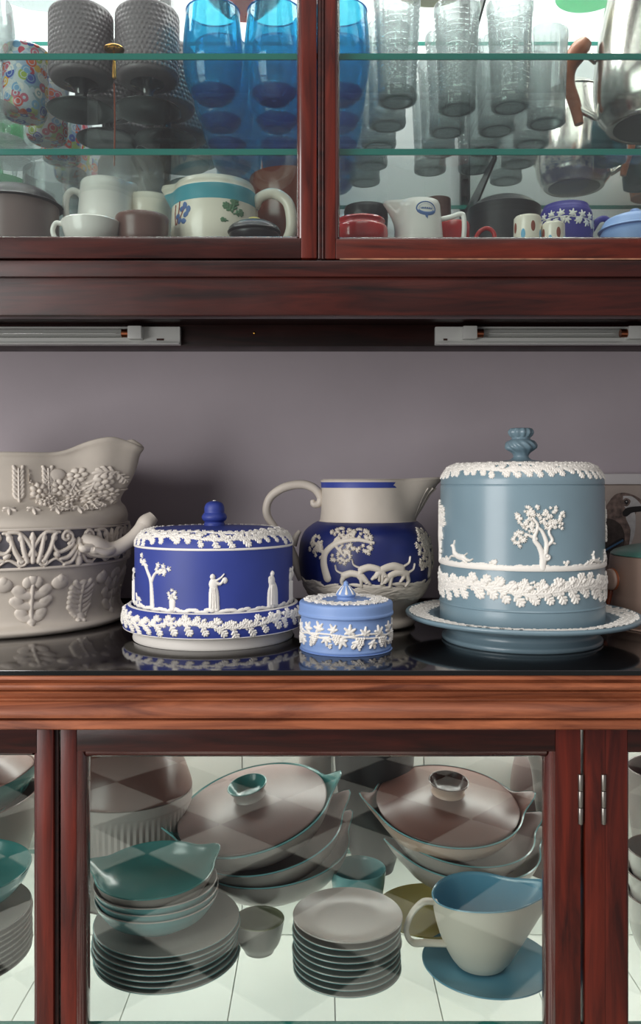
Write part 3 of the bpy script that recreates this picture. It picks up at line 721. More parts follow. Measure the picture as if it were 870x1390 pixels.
# 3 cream and navy hunting jug
d = 1.12; s = sp(d)
hj = thing('hunting_jug', 'cream and navy blue jug with moulded tree and hounds, behind the small round box', 'jug', (X(496, d), d, CT))
hp = cr([(0, 0), (64, 0), (64, 0), (67, 3), (66, 8), (61, 12), (62, 18), (72, 34), (82, 50), (87, 64), (89.5, 80), (90, 96), (88, 112), (82, 126), (72, 135), (64, 139), (64, 139), (62, 140), (62, 140), (60.5, 150), (59.5, 170), (59.5, 183), (60.5, 192), (61, 194), (59, 195), (57, 192), (57, 150), (80, 108), (72, 50), (0, 12)], 5)
HA = R(88)
def hjf(x, y, z, a, t):
    da = (a-HA+pi) % (2*pi)-pi
    if z > 128:
        q = min(1, (z-128)/67.); w = exp(-(da/.40)**2); e = 46*q**2.2+9*sin(q*pi)
        r = sqrt(x*x+y*y); k = (r+w*e)/max(r, 1e-6); x *= k; y *= k; z += 3*w*q**3
    return x, y, z
MB().lathe(hp, 144, s, fn=hjf).build('body', M['stone'], hj, sharp=50)
o_ = [(r+.35, z) for r, z in hp]
blu = cr([(82.5, 50), (87.2, 64), (89.9, 80), (90.4, 96), (88.4, 112), (82.4, 126), (72.4, 135), (64.4, 139.3)], 6)
MB().lathe(blu, 144, s, fn=hjf).build('blue_ground', M['navy'], hj)
MB().lathe([(60, 184.5), (60.1, 188), (60.8, 192)], 96, s, arc=(-2.6, .98)).build('blue_rim_band', M['blue'], hj)
bp_ = cr([(72, 34), (82, 50), (87, 64), (89.5, 80), (90, 96), (88, 112), (82, 126), (72, 135)], 5)
F = Field(-92, 6, 26, 112, .55)   # tree
F.path([(-56, 40), (-60, 60), (-56, 74), (-40, 86), (-16, 90), (6, 86)], 6, 2, 2.6)
F.path([(-58, 70), (-72, 80), (-80, 84)], 3, 1.6, 2.2).path([(-48, 82), (-40, 96)], 2.4, 1.4, 2.2).path([(-42, 80), (-30, 68)], 2, 1.3, 2.2)
r_ = random.Random(5)
for (cx, cy, a, b, n) in ((-78, 82, 13, 10, 26), (-38, 98, 16, 9, 34), (-12, 96, 15, 9, 30), (-2, 84, 8, 12, 20), (-36, 68, 14, 10, 28), (-68, 72, 8, 8, 14), (-24, 78, 12, 6, 18)):
    for q in range(n):
        t = r_.random()*6.28; rr = sqrt(r_.random()); F.vine(min(2, cx+a*rr*cos(t)), cy+b*rr*sin(t), t, r_.uniform(3.4, 4.8), 2.6)
F.mesh(bp_, 88, s).build('tree_relief', M['relief2'], hj)
F = Field(62, 150, 30, 110, .6)
F.path([(104, 40), (100, 60), (96, 74), (90, 92)], 5, 2, 2.6)
for (cx, cy, a, b, n) in ((90, 96, 12, 10, 26), (80, 78, 12, 12, 28), (84, 60, 12, 10, 22), (104, 82, 16, 14, 30), (116, 60, 12, 12, 18)):
    for q in range(n):
        t = r_.random()*6.28; rr = sqrt(r_.random()); F.vine(cx+a*rr*cos(t), cy+b*rr*sin(t), t, r_.uniform(3.6, 5), 2.6)
F.mesh(bp_, 88, s).build('tree_relief', M['relief2'], hj)
F = Field(-130, 150, 0, 46, .7)
for k in range(420): F.ell(r_.uniform(-130, 150), r_.uniform(12, 26)+7*sin(k*.9), r_.uniform(8, 16), r_.uniform(1.6, 3), r_.uniform(-.35, .35), r_.uniform(1., 2))
F.mesh(bp_, 88, s).build('ground_relief', M['relief2'], hj)
def hound(F, u, v, S=1, flip=1, tail=1):
    f = flip
    F.path([(u-14*S*f, v+9*S), (u-4*S*f, v+12*S), (u+8*S*f, v+9*S), (u+14*S*f, v+3*S)], 5*S, 3.8*S, 3.4)
    F.path([(u+14*S*f, v+3*S), (u+20*S*f, v-2*S)], 3.4*S, 2*S, 3.6); F.ell(u+16*S*f, v, 3*S, 2*S, .6, 4)
    F.path([(u-14*S*f, v+8*S), (u-18*S*f, v), (u-14*S*f, v-6*S)], 4*S, 1.6*S, 3.2); F.path([(u+8*S*f, v+6*S), (u+9*S*f, v-6*S)], 3*S, 1.5*S, 3.2)
    F.path([(u-16*S*f, v+11*S), (u-24*S*f, v+15*S*tail), (u-26*S*f, v+22*S*tail)], 1.6*S, .9*S, 2.6)
for u, v, S_, fl_ in ((-18, 36, .95, 1), (4, 44, .95, 1), (36, 36, 1.0, -1), (26, 43, 1.1, -1)):
    F = Field(u-32, u+32, v-10, v+28, .5); hound(F, u, v, S_, fl_); F.mesh(bp_, 88, s, sink=-.5 if False else .35).build('hound_relief', M['relief2'], hj)
mb = MB(); mb.tube([(-86, 0, 60), (-99, 0, 92), (-108, 0, 112), (-124, 0, 132), (-134, 0, 150), (-130, 0, 170), (-112, 0, 184), (-88, 0, 189), (-70, 0, 184), (-61, 0, 172), (-63, 0, 163), (-70, 0, 162), (-72, 0, 168)], [6, 7, 6, 5, 5.5, 5.5, 6, 6, 6, 5.5, 5, 4.5, 3], 16, s)
mb.tube([(-98, 0, 106), (-94, 0, 118), (-89, 0, 126)], [5, 4, 2.5], 10, s); mb.build('handle', M['stone'], hj)
F = Field(-30, 30, -30, 30, 1)
mb = MB()
for y_, rr in ((-21, (85, 79, 72, 66)), (-14, (91, 83.5, 75, 66.6)), (-7, (95, 87, 77.5, 67.5))):
    mb.tube([(sqrt(r*r-y_*y_*(r/85)**2), y_*r/85, z) for r, z in zip(rr, (184, 176, 160, 143))], [1.3, 1.6, 1.5, .8], 8, s)
mb.build('spout_fluting', M['stone2'], hj)

# 4 small pale blue round box
d = .957; s = sp(d)
bx = thing('trinket_box', 'small round pale blue lidded box with white grapevine garland, in front of the jug', 'box', (X(469.5, d), d, CT))
MB().lathe(cr([(0, 0), (58, 0), (60.5, 1), (61.5, 3.5), (60.5, 6), (60.5, 6), (61, 26), (61, 46), (61, 46), (56, 46), (56, 46), (55, 4), (0, 4)], 4), 112, s).build('box_body', M['pale'], bx)
F = Field(-170, 170, 0, 40, .5); garland(F, 20, 3.0, 20, rg, 11, 'vine', 2.6); F.path([(x_*1., 20+3*sin(x_*.06)) for x_ in range(-168, 170, 8)], 1.3, None, 2, 3)
for k in range(-5, 6):
    u = k*30+8
    F.spiral(u, 7, 3.2, 1.1, 1, 1, 1.0, 2)
F.mesh([(61, 5), (61, 46)], 61, s).build('vine_garland', M['relief'], bx)
lid = MB().lathe(cr([(54, 46.3), (63, 46.3), (63, 46.3), (64.3, 47.5), (64.3, 50), (63.4, 52), (63.4, 60), (62.5, 63.5), (59, 65), (54, 65.4), (54, 65.4), (30, 66), (16, 66.5), (0, 66.5)], 4), 112, s).build('lid', M['pale'], bx)
F = Field(-150, 150, 0, 34, .55); garland(F, 8, 1.6, 11, rg, 6.5, 'vine', 2.0); garland(F, 18, 2, 11, rg, 9, 'vine', 1.8)
F.mesh([(57.5, 65.2), (54, 65.4), (30, 66), (22, 66.3)], 48, s).build('lid_garland', M['relief'], lid)
k_ = MB().lathe(cr([(0, 66), (13, 66.4), (13, 66.4), (12, 69), (12, 69), (13.5, 71.5), (13.4, 73), (11, 77), (6, 82.5), (3.2, 86.5), (3, 89), (0, 91)], 4), 36, s).build('knob', M['pale'], lid)
F = Field(-42, 42, 0, 18, .4)
for k in range(8): F.cap(-42+k*10.6, 2, -42+k*10.6, 13.5, 2.2, 1.2, .7)
F.mesh([(13.4, 73), (11, 77), (6, 82.5), (3.2, 86.5)], 13.5, s).build('knob_stripes', M['relief'], lid)

# 5 grey-blue cake dome on footed plate
d = 1.0087; s = sp(d)
pl = thing('footed_plate', 'wide grey-blue footed plate with white garland rim under the tall dome', 'plate', (X(707, d), d, CT))
MB().lathe(cr([(0, 2), (96, 0), (104, 0), (104, 0), (106, 2), (106, 6), (102, 9), (99, 13), (100, 18), (106, 21), (106, 21), (125, 25), (148, 30), (154, 32), (156, 35), (155, 37.5), (152, 38), (152, 38), (146, 36.5), (122, 34), (122, 34), (117, 33), (113, 29), (110, 27), (110, 27), (0, 27)], 5), 160, s).build('plate_body', M['sage'], pl)
F = Field(-440, 440, 0, 30, .7); garland(F, 9, 2.5, 12, rg, 6, h=1.2); garland(F, 19, 2.5, 12, rg, 8, h=1.2)
F.mesh([(151, 37.8), (146, 36.5), (122, 34)], 140, s).build('rim_garland', M['relief'], pl)
dm = thing('cake_dome', 'tall grey-blue dome with white tree relief and twisted crown knob', 'dome', (X(707, d), d, CT+27.3*s))
dp = cr([(104, 0), (109, 0), (109, 0), (109, 24), (109, 24), (110, 25), (109.4, 26.2), (109.4, 26.2), (108.7, 27), (108.7, 27), (108.7, 76), (108.7, 76), (108.5, 80), (108.5, 80), (108.2, 181), (108.2, 181), (107.2, 181.6), (107.2, 182.4), (108, 183.2), (108, 183.2), (107.5, 190), (104, 198), (98, 205), (92, 208.5), (84, 210), (60, 211.5), (60, 211.5), (30, 214), (16, 216), (0, 217)], 4)
MB().lathe(dp, 160, s).build('dome_body', M['sage'], dm)
MB().lathe(cr([(108.6, 75.5), (110.2, 76.2), (110.8, 79), (110.2, 81.5), (108.5, 82.5)], 4), 128, s).build('white_band', M['relief'], dm)
wl = [(108.7, 27), (108.7, 80), (108.2, 181)]
F = Field(-330, 330, 4, 46, .6); garland(F, 24, 4, 21, rg, 9, h=2.6); garland(F, 27, 3, 14, rg, 12, h=2.2)
F.mesh(wl, 108.5, s).build('leaf_garland', M['relief'], dm)
shp = cr([(108, 183.2), (107.5, 190), (104, 198), (98, 205), (92, 208.5), (84, 210), (60, 211.5)], 4)
F = Field(-330, 330, 6, 56, .6); garland(F, 20, 2, 15, rg, 7, h=1.9); garland(F, 30, 3, 14, rg, 9, h=1.9); garland(F, 41, 3, 12, rg, 12, h=1.6)
F.mesh(shp, 104, s).build('shoulder_garland', M['relief'], dm)
def bigtree(F, u, v):
    F.path([(u+4, v), (u+4, v+14), (u, v+26), (u-6, v+36), (u-2, v+52), (u-8, v+62)], 4.2, 1.4, 2.8)
    F.path([(u+4, v), (u+7, v+16), (u+9, v+30), (u+4, v+44), (u-1, v+50)], 3.6, 1.6, 2.6)
    F.path([(u+8, v+26), (u+16, v+34), (u+12, v+44), (u+14, v+56)], 2.2, 1.2, 2.4).path([(u-4, v+36), (u-16, v+42)], 2.4, 1.2, 2.4).path([(u+14, v+32), (u+20, v+30)], 1.6, 1)
    F.spiral(u+10, v+14, 5, 1, 2, 1, 2.2, 3)
    for (cx, cy, a, b, n) in ((-16, 62, 12, 9, 24), (-8, 72, 8, 7, 14), (18, 66, 13, 8, 24), (14, 54, 8, 5, 12), (-24, 36, 9, 11, 22), (-12, 48, 10, 6, 12), (24, 52, 7, 4, 8), (2, 60, 6, 6, 8)):
        for q in range(n):
            t = r_.random()*6.28; rr = sqrt(r_.random()); F.vine(u+cx+a*rr*cos(t), v+cy+b*rr*sin(t), t, r_.uniform(3, 4.4), 2.8)
for u in (-3, 168, -176):
    F = Field(u-44, u+44, 50, 140, .5); bigtree(F, u, 53); F.mesh(wl, 108.5, s).build('tree_relief', M['relief'], dm)
def stag(F, u, v, f=1, S=1.):
    F.path([(u-8*f*S, v+8*S), (u+2*f*S, v+9*S), (u+9*f*S, v+13*S)], 4*S, 3.4*S, 2.8); F.path([(u+9*f*S, v+13*S), (u+11*f*S, v+21*S)], 3*S, 2*S, 2.8)
    F.ell(u+13*f*S, v+22*S, 3.6*S, 2.2*S, -.2*f, 3); F.path([(u+10*f*S, v+24*S), (u+8*f*S, v+29*S)], 1.1*S, .8*S, 2)
    F.path([(u-8*f*S, v+8*S), (u-18*f*S, v+5*S), (u-24*f*S, v+7*S)], 2.4*S, 1*S, 2.4); F.path([(u-7*f*S, v+6*S), (u-16*f*S, v+1*S)], 2*S, 1*S, 2.4)
    F.path([(u+8*f*S, v+9*S), (u+16*f*S, v+8*S), (u+20*f*S, v+4*S)], 1.8*S, .9*S, 2.4); F.path([(u-11*f*S, v+11*S), (u-15*f*S, v+14*S)], 1.2*S, .7*S, 2)
for u, f, S_ in ((-112, -1, 1.), (84, -1, .62), (122, -1, .62)):
    F = Field(u-30, u+30, 50, 92, .45); stag(F, u, 54, f, S_); F.mesh(wl, 108.5, s).build('animal_relief', M['relief'], dm)
F = Field(-330, 330, 46, 66, .6)
for k in range(260): F.ell(-330+k*2.55, 54+rg.uniform(-1, 1.5)+.9*sin(k*.21), 4, 1.7, rg.uniform(-.3, .3), 1.6)
for u in (32, -58, -60, 70, -140, 140):
    for q in range(7): F.vine(u+rg.uniform(-5, 5), 57+rg.uniform(0, 4), rg.random()*6, 3, 1.8)
F.mesh(wl, 108.5, s).build('ground_relief', M['relief'], dm)
def twist(x, y, z, a, t):
    e = max(0, 1-abs(z-233)/12.); k = 1+.07*e*cos(11*(a+z*.05))+(.05*cos(12*a) if z >= 247 else 0); return x*k, y*k, z
MB().lathe(cr([(0, 212), (16, 215.5), (16, 215.5), (11, 219), (10.5, 222), (13, 226), (19.5, 231), (20.8, 236), (18.5, 241), (13, 244), (12.5, 246), (15, 249), (17, 253), (15.5, 257), (12, 259), (8, 257.5), (5, 259), (0, 260)], 5), 90, s, fn=twist).build('knob', M['sage'], dm)
mb = MB()
for k in range(9): a = 2*pi*k/9; mb.lathe(cr([(0, -3.6), (2.6, -2), (3.4, 0), (2.4, 2.4), (0, 3.2)], 3), 10, s, off=(12.6*s*sin(a), -12.6*s*cos(a), 256*s))
mb.build('crown_beads', M['sage'], dm)

# 6 framed bird picture and casserole, right
d = 1.318
pc = thing('framed_picture', 'white-framed print of a grey bird leaning on the wall behind the tall dome', 'picture', (X(862, d), 1.333, CT+.001))
w2 = .105; h2 = Z(643, 1.31)-CT-.001
mb = MB(); fw = .0165
mb.box(-w2, w2, -.015, 0, h2-fw, h2, bev=.0015).box(-w2, w2, -.015, 0, 0, fw, bev=.0015).box(-w2, -w2+fw, -.015, 0, fw, h2-fw, bev=.001).box(w2-fw, w2, -.015, 0, fw, h2-fw, bev=.001)
mb.build('frame', mat('grey_white_frame', (226, 222, 222), .5), pc)
bm_ = [mat('print_paper', (186, 172, 162), .7, var=.08, scale=25), mat('print_brown', (124, 106, 98), .7, var=.35, scale=120), mat('print_black', (32, 30, 30), .7), mat('print_white', (206, 204, 202), .7, var=.1, scale=90), mat('print_blue', (64, 104, 140), .7), mat('print_dark_brown', (66, 56, 52), .7, var=.3, scale=90)]  # print colours; the last is the bird's darker brown
MB().box(-w2+fw, w2-fw, -.006, -.004, fw, h2-fw).build('mount', bm_[0], pc)
def pp(px, py): dd = 1.326; return (X(px, dd)-pc.location.x, Z(py, dd)-pc.location.z)
mb = MB(); lay = [0]
def poly(pts, m, n=5):
    lay[0] += 1; y = -.0062-lay[0]*.00006; Q = [tuple(q) for q in cr([pp(*p) for p in pts]+[pp(*pts[0])], n)][:-1]
    cx = sum(q[0] for q in Q)/len(Q); cz = sum(q[1] for q in Q)/len(Q)
    mb.add([(cx, y, cz)]+[(x, y, z) for x, z in Q], [(0, 1+i, 1+(i+1) % len(Q)) for i in range(len(Q))], m)
poly([(798, 728), (812, 704), (826, 682), (836, 671), (850, 669), (866, 675), (872, 683), (862, 700), (861, 720), (855, 745), (848, 775), (832, 815), (806, 815), (796, 780)], 1)
poly([(846, 673), (858, 674), (868, 682), (872, 690), (862, 694), (852, 692), (846, 684)], 3)
poly([(850, 694), (861, 694), (863, 712), (860, 730), (854, 742), (856, 720), (850, 704)], 3)
poly([(800, 720), (822, 704), (842, 712), (848, 734), (838, 760), (812, 768), (798, 756)], 5)
poly([(845, 695), (852, 689), (872, 687), (880, 690), (872, 694), (858, 696), (851, 701), (846, 700)], 2)
poly([(844, 680), (850, 676), (856, 680), (852, 687), (845, 686)], 1); poly([(847, 680), (851, 678), (853, 682), (850, 685)], 2); poly([(849, 680.5), (851, 680), (851, 682)], 3)
poly([(816, 747), (830, 738), (844, 730), (846, 734), (834, 745), (817, 755)], 2)
for k in range(9): poly([(817+k*3.2, 748-k*1.8), (820+k*3.2, 746.5-k*1.8), (820.4+k*3.2, 749-k*1.8), (817.6+k*3.2, 750.5-k*1.8)], 4, 2)
mb.build('bird_print', bm_, pc)
d = 1.10; s = sp(d)
cs = thing('casserole', 'blush stoneware casserole with mint lid at the right edge, beside the footed plate', 'pot', (X(908, d), d, CT))
MB().lathe(cr([(0, 0), (66, 0), (70, 3), (74, 14), (77, 40), (77.5, 80), (76, 96), (76, 96), (73, 97), (73, 97), (72, 10), (0, 6)], 5), 96, s).build('pot_body', M['pinkst'], cs)
MB().lathe(cr([(0, 96), (75.5, 97), (75.5, 97), (75, 99), (68, 104), (45, 110), (20, 112), (0, 112.5)], 5), 96, s).build('lid', M['mint'], cs)
kb = MB().lathe(cr([(5, 0), (6, 3), (12, 6), (14, 8), (14, 12), (11, 14), (0, 15)], 4), 32, s).build('side_knob', M['pinkst'], cs, (-76*s, -18*s, 66*s), (0, R(-90), R(14)))
MB().lathe([(12, 7.4), (15, 7.4), (15, 10), (12, 10)], 32, s).build('knob_band', M['tan'], kb)
MB().tube([(-84, -16, 55), (-87, -15, 38), (-90, -16, 22)], [4, 3.4, 2], 10, s).build('leather_strap', M['brown'], cs)

# ---------------- wall cabinet: things on the high glass shelf ----------------
def rank(k): return ('nearest the door', 'second from the door', 'third from the door', 'fourth from the door', 'fifth from the door', 'hindmost')[k]
# blue balloon tumblers
GB = 'turquoise tumblers on the glass shelf'
def blue_glass():
    t = thing('balloon_tumbler', 'x', 'glass', (0, 0, 0), GB); s = .001
    MB().lathe(cr([(0, .8), (10, 0), (18, 1), (26, 10), (31.5, 24), (34.3, 42), (34.8, 58), (33.5, 78), (31.6, 96), (30.8, 104), (30.8, 104), (29.8, 105), (28.6, 104), (29.8, 94), (31.6, 78), (32.8, 58), (32, 42), (28, 26), (20, 13), (8, 9), (0, 9)], 4), 56, s).build('bowl', G['blueg'], t)
    MB().lathe(cr([(0, 1.6), (9, .9), (17, 2), (24, 9), (25.5, 13), (20, 15), (0, 12)], 4), 48, s).build('base', G['bluebase'], t)
    MB().lathe(cr([(30.6, 104), (31.6, 105), (30.6, 106.2), (29.6, 105), (30.6, 104)], 3), 48, s).build('rim', G['bluebase'], t)
    return t
A_ = blue_glass(); n = 0
for col_, (cx, x_, nm) in enumerate(((289, 0, 'left'), (372, 0, 'middle'), (462, 0, 'right'))):
    for k in range(5):
        d = .985+k*.076; o = A_ if n == 0 else None
        loc = (X(cx, .985), d, ZA)
        lb = f'turquoise balloon tumbler in the {nm} row of the blue glasses, {rank(k)}'
        if o: o.location = loc; o['label'] = lb
        else: dup(A_, loc, lb, (0, 0, rg.random()*6))
        n += 1
# clear tall glasses with ribs and squares
def rib(nr, amt, sq=0, h0=0, h1=999, ring=0):
    def f(x, y, z, a, t):
        k = 1-amt*(abs(cos(a*nr/2))**.6) if h0 < z < h1 else 1
        if ring and h0 < z < h1 and (z % ring) < ring*.28: k -= amt
        return x*k, y*k, z
    return f
def tumbler(name, r0, r1, h, nr, ring, ribz0, foot=True):
    t = thing(name, 'x', 'glass', (0, 0, 0), 'clear tall tumblers on the glass shelf'); s = .001
    out = [(0, .6), (r0*.8, 0), (r0*.96, 1), (r0, 4), (r0*.99, 9), (r0*.955, 12)] if foot else [(0, .6), (r0*.9, 0), (r0, 3), (r0, 12)]
    nz = 60; out += [(r0*.97+(r1-r0*.97)*(q/nz), 12+(h-14)*q/nz) for q in range(1, nz)]
    MB().lathe(out+[(r1, h-1), (r1-.5, h)], 96, s, fn=rib(nr, .06, 0, ribz0, h-10, ring)).build('wall', G['clear'], t)
    ri = lambda z: (r0*.97+(r1-r0*.97)*z/h)-2.0
    MB().lathe([(r1-.5, h), (r1-1.6, h-.6), (ri(h*.7), h*.7), (ri(h*.4), h*.4), (ri(14), 16)], 48, s).build('hollow', G['clear'], t)
    MB().lathe(cr([(0, 1), (r0*.84, .8), (r0*.93, 3), (r0*.93, 9), (r0*.86, 14), (r0*.6, 11), (0, 9)], 4), 48, s).build('base', G['base'], t)
    MB().lathe(cr([(r0*.66, .7), (r0*.74, -.4), (r0*.84, .5), (r0*.76, 2), (r0*.66, .7)], 3), 48, s).build('base_ring', G['base'], t)
    return t
T1 = tumbler('squared_tumbler', 23, 27.5, 122, 22, 6.4, 20)
T2 = tumbler('ribbed_tumbler', 24, 27, 112, 26, 0, 3)
cols = ((539, T1, 5, 'first', .985), (620, T1, 4, 'second', 1.005), (692, T1, 4, 'third', 1.0), (741, T2, 4, 'fourth', 1.045))
us = {}
for cx, src, cnt, nm, d0 in cols:
    for k in range(cnt):
        d = d0+k*.0665; src_ = T2 if (cx == 692 and k in (1, 2)) else src
        loc = (X(cx, d0)-(.006*k if cx < 600 else .002*k), d, ZA)
        lb = f'clear {"ribbed" if src_ is T2 else "square-cut"} tumbler, {nm} row right of the blue glasses, {rank(k)}'
        if src_.name not in us: us[src_.name] = 1; src_.location = loc; src_['label'] = lb
        else: dup(src_, loc, lb, (0, 0, rg.random()))
# smoky hobnail goblets
def hob():
    t = thing('hobnail_goblet', 'x', 'glass', (0, 0, 0), 'smoky hobnail goblets'); s = .001
    MB().lathe(cr([(0, 3), (20, 1.2), (36, .2), (39, 1), (38, 2.6), (26, 5), (12, 9), (7.5, 14), (7.5, 24), (13, 30), (22, 34)], 4), 64, s).build('foot', M['hobd'], t)
    F = Field(-37*pi, 37*pi, 0, 78, .9)
    n_ = 40; st = 37*2*pi/n_
    for j in range(13):
        for i in range(n_+1): F.ell(-37*pi+(i+.5*(j % 2))*st, 5+j*5.6, 2.4, 2.4, 0, .7)
    MB().lathe(cr([(20, 33), (33, 36), (36.5, 42), (37, 60), (37.5, 108), (37.5, 113), (37.5, 113), (36, 114), (35, 112), (34.5, 60), (30, 42), (0, 38)], 4), 72, s).build('bowl', M['hob'], t)
    F.mesh([(37.1, 38), (37.4, 112)], 37.2, s).build('hobnails', M['hob'], t)
    return t
Hb = hob(); n = 0
for cx, nm in ((110, 'left'), (200, 'right')):
    for k in range(4):
        d = 1.01+k*.086; loc = (X(cx, 1.01)+.010*k*(1 if nm == 'left' else .6), d, ZA)
        lb = f'smoky grey hobnail goblet in the {nm} row, {rank(k)}'
        if n == 0: Hb.location = loc; Hb['label'] = lb
        else: dup(Hb, loc, lb)
        n += 1
# millefiori tumblers
def mil():
    t = thing('mosaic_tumbler', 'x', 'glass', (0, 0, 0), 'mosaic glass tumblers')
    MB().lathe(cr([(0, 1), (15, 0), (21, 2), (23.5, 8), (24, 20), (24.5, 44), (25, 72), (25, 72), (24, 73), (23, 71), (22.5, 40), (20, 8), (0, 5)], 4), 48, .00112,
        fn=lambda x, y, z, a, t_: (x*(1+.03*cos(3*a)), y*(1+.03*cos(3*a)), z)).build('wall', M['mille'], t); return t
Mi = mil()
for k, (cx, d) in enumerate(((34, 1.03), (64, 1.10), (84, 1.17), (98, 1.24), (112, 1.31))):
    lb = f'tumbler of many-coloured mosaic glass, {rank(k)}, left of the smoky goblets'
    loc = (X(cx, d), d, ZA)
    if k == 0: Mi.location = loc; Mi['label'] = lb
    else: dup(Mi, loc, lb, (0, 0, k*1.3))
# stemmed clear glasses at far left
def stem(name, r, h, bowl, mt, cat='glass', grp='clear stemmed glasses on the left'):
    t = thing(name, 'x', cat, (0, 0, 0), grp); s = .001
    MB().lathe(cr([(0, 2.2), (r*.8, .8), (r, 0), (r, 1.4), (r*.5, 3.5), (5, 7)], 4), 48, s).build('foot', mt, t)
    MB().lathe(cr([(5, 7), (3, 14), (2.6, h*.3), (4.5, h*.40), (3, h*.45)], 4), 20, s).build('stem', mt, t)
    MB().lathe(cr([(3, h*.45), (bowl*.5, h*.5), (bowl*.92, h*.62), (bowl, h*.78), (bowl*.9, h), (bowl*.9-1, h), (bowl*.95-1.5, h*.78), (bowl*.86, h*.63), (bowl*.4, h*.53), (0, h*.5)], 4), 48, s).build('bowl', mt, t)
    return t
S1 = stem('wine_glass', 32, 120, 30, G['clear'])
pos = [(-16, 1.0), (-60, 1.03), (0, 1.10), (44, 1.30), (10, 1.17), (-30, 1.12), (-80, 1.29), (-110, 1.21), (20, 1.33)]
for k, (cx, d) in enumerate(pos):
    lb = f'clear stemmed glass in the left cluster, {("beside the frame in front", "half cut by the frame edge", "behind the front one", "behind the mosaic tumblers", "in the middle of the cluster", "out at the left edge", "towards the back", "back left", "hindmost by the back board")[k]}'
    if k == 0: S1.location = (X(cx, d), d, ZA); S1['label'] = lb
    else: dup(S1, (X(cx, d), d, ZA), lb)
S2 = stem('green_goblet', 34, 104, 32, G['greeng'], grp='green goblets on the left'); S2.location = (X(4, 1.22)-.012, 1.245, ZA-.0) ; S2['label'] = 'pale green stemmed goblet among the clear glasses on the left'
# coffee pots
def pot(cx, d, r, rot, label, big):
    t = thing('coffee_pot', label, 'pot', (X(cx, d), d, ZA+.0003)); s = r/75.*d/FP
    t.rotation_euler = (0, 0, rot)
    MB().lathe(cr([(0, 2), (52, 1.5), (57, 0), (57, 0), (60, 2), (62, 6), (72, 22), (76, 42), (76, 70), (70, 120), (60, 170), (56, 190), (56, 190), (58, 193), (54, 196), (40, 208), (14, 218), (8, 222), (0, 222)], 5), 96, s).build('body', M['chrome'], t)
    MB().lathe([(0, 1.2), (51, .8), (51, 1.6), (0, 1.9)], 64, s).build('base_plate', M['blackmatt'], t)
    a = pi
    mb = MB(); mb.tube([(-70, 0, 20), (-78, 0, 24), (-94, 0, 34)], [5, 5, 5], 12, s); mb.tube([(-72, 0, 96), (-82, 0, 104), (-92, 0, 110)], [6, 5, 5], 12, s); mb.build('handle_bracket', M['chrome'], t)
    mb = MB(); mb.tube([(-94, 0, 14), (-99, 0, 40), (-108, 0, 70), (-107, 0, 92), (-94, 0, 112), (-84, 0, 124)], [6, 8, 9, 11, 13, 8], 14, s, flat=1.0); mb.build('handle', M['tan'], t)
    mb = MB(); mb.tube([(60, 0, 60), (92, 0, 90), (108, 0, 140), (128, 0, 160)], [20, 14, 10, 8], 18, s); mb.build('spout', M['chrome'], t)
    return t
pot(888, 1.055, 78, R(-14), 'large polished chrome coffee pot with wooden handle at the right end of the tumbler shelf', 1)
p2 = pot(779, 1.272, 50, R(160), 'smaller polished chrome coffee pot standing behind the ribbed tumblers', 0)
bt = thing('bottle', 'green and turquoise glass bottle behind the wooden handle of the chrome pot', 'bottle', (X(826, 1.17), 1.17, ZA))
MB().lathe(cr([(0, 1), (20, 0), (24, 4), (25, 30), (22, 60), (10, 76), (9, 96), (9, 110), (12, 112), (12, 116), (9, 117)], 4), 40, .001).build('body', G['teal_b'], bt)
MB().lathe([(9.5, 96), (10.5, 98), (10.5, 116), (9, 124), (0, 125)], 24, .001).build('cap', M['chrome'], bt)
bt2 = dup(bt, (X(868, 1.27), 1.27, ZA), 'turquoise glass bottle half hidden by the large chrome pot')
ob = thing('vase', 'amber orange vase at the right end of the tumbler shelf behind the turquoise bottle', 'vase', (X(878, 1.33), 1.315, ZA))
MB().lathe(cr([(0, 0), (26, 0), (30, 5), (34, 40), (30, 80), (22, 96), (24, 104), (22, 104), (19, 96), (28, 60), (0, 6)], 4), 40, .001).build('body', M['orange'], ob)
rv = thing('vase', 'bright red vase standing behind the turquoise tumblers', 'vase', (X(346, 1.28)-.004, 1.345-.02, ZA+.0))
rv.location = (X(333, 1.2)+.028, 1.332, ZA)
MB().lathe(cr([(0, 0), (10, 0), (12, 4), (15, 40), (14, 120), (24, 190), (28, 200), (26, 200), (12, 150), (0, 10)], 4), 40, .001).build('body', M['red'], rv)
# things on the top shelf, seen through it
ZC = EYE+.702
S3 = stem('cake_stand', 62, 90, 60, G['clear'], 'stand', None); S3.location = (X(45, 1.2), 1.2, ZC); S3['label'] = 'clear glass bowl on a foot, on the topmost shelf at the left'
S4 = stem('green_footed_bowl', 46, 96, 56, G['greeng'], 'bowl', None); S4.location = (X(800, 1.22), 1.22, ZC); S4['label'] = 'green glass footed bowl on the topmost shelf above the wooden handle'
rb = thing('bowl', 'red bowl on the topmost shelf above the turquoise tumblers', 'bowl', (X(330, 1.26), 1.26, ZC))
MB().lathe(cr([(0, 1), (30, 0), (34, 2), (56, 22), (66, 48), (64, 49), (52, 24), (0, 6)], 4), 56, .001).build('body', M['red'], rb)
pb = thing('bowl', 'pink bowl on the topmost shelf behind the red one', 'bowl', (X(300, 1.18), 1.13, ZC))
MB().lathe(cr([(0, 1), (24, 0), (28, 2), (44, 18), (50, 40), (48, 41), (40, 20), (0, 6)], 4), 56, .001).build('body', M['pink'], pb)
yb = thing('bowl', 'pale yellow bowl on the topmost shelf above the square-cut tumblers', 'bowl', (X(590, 1.2), 1.22, ZC))
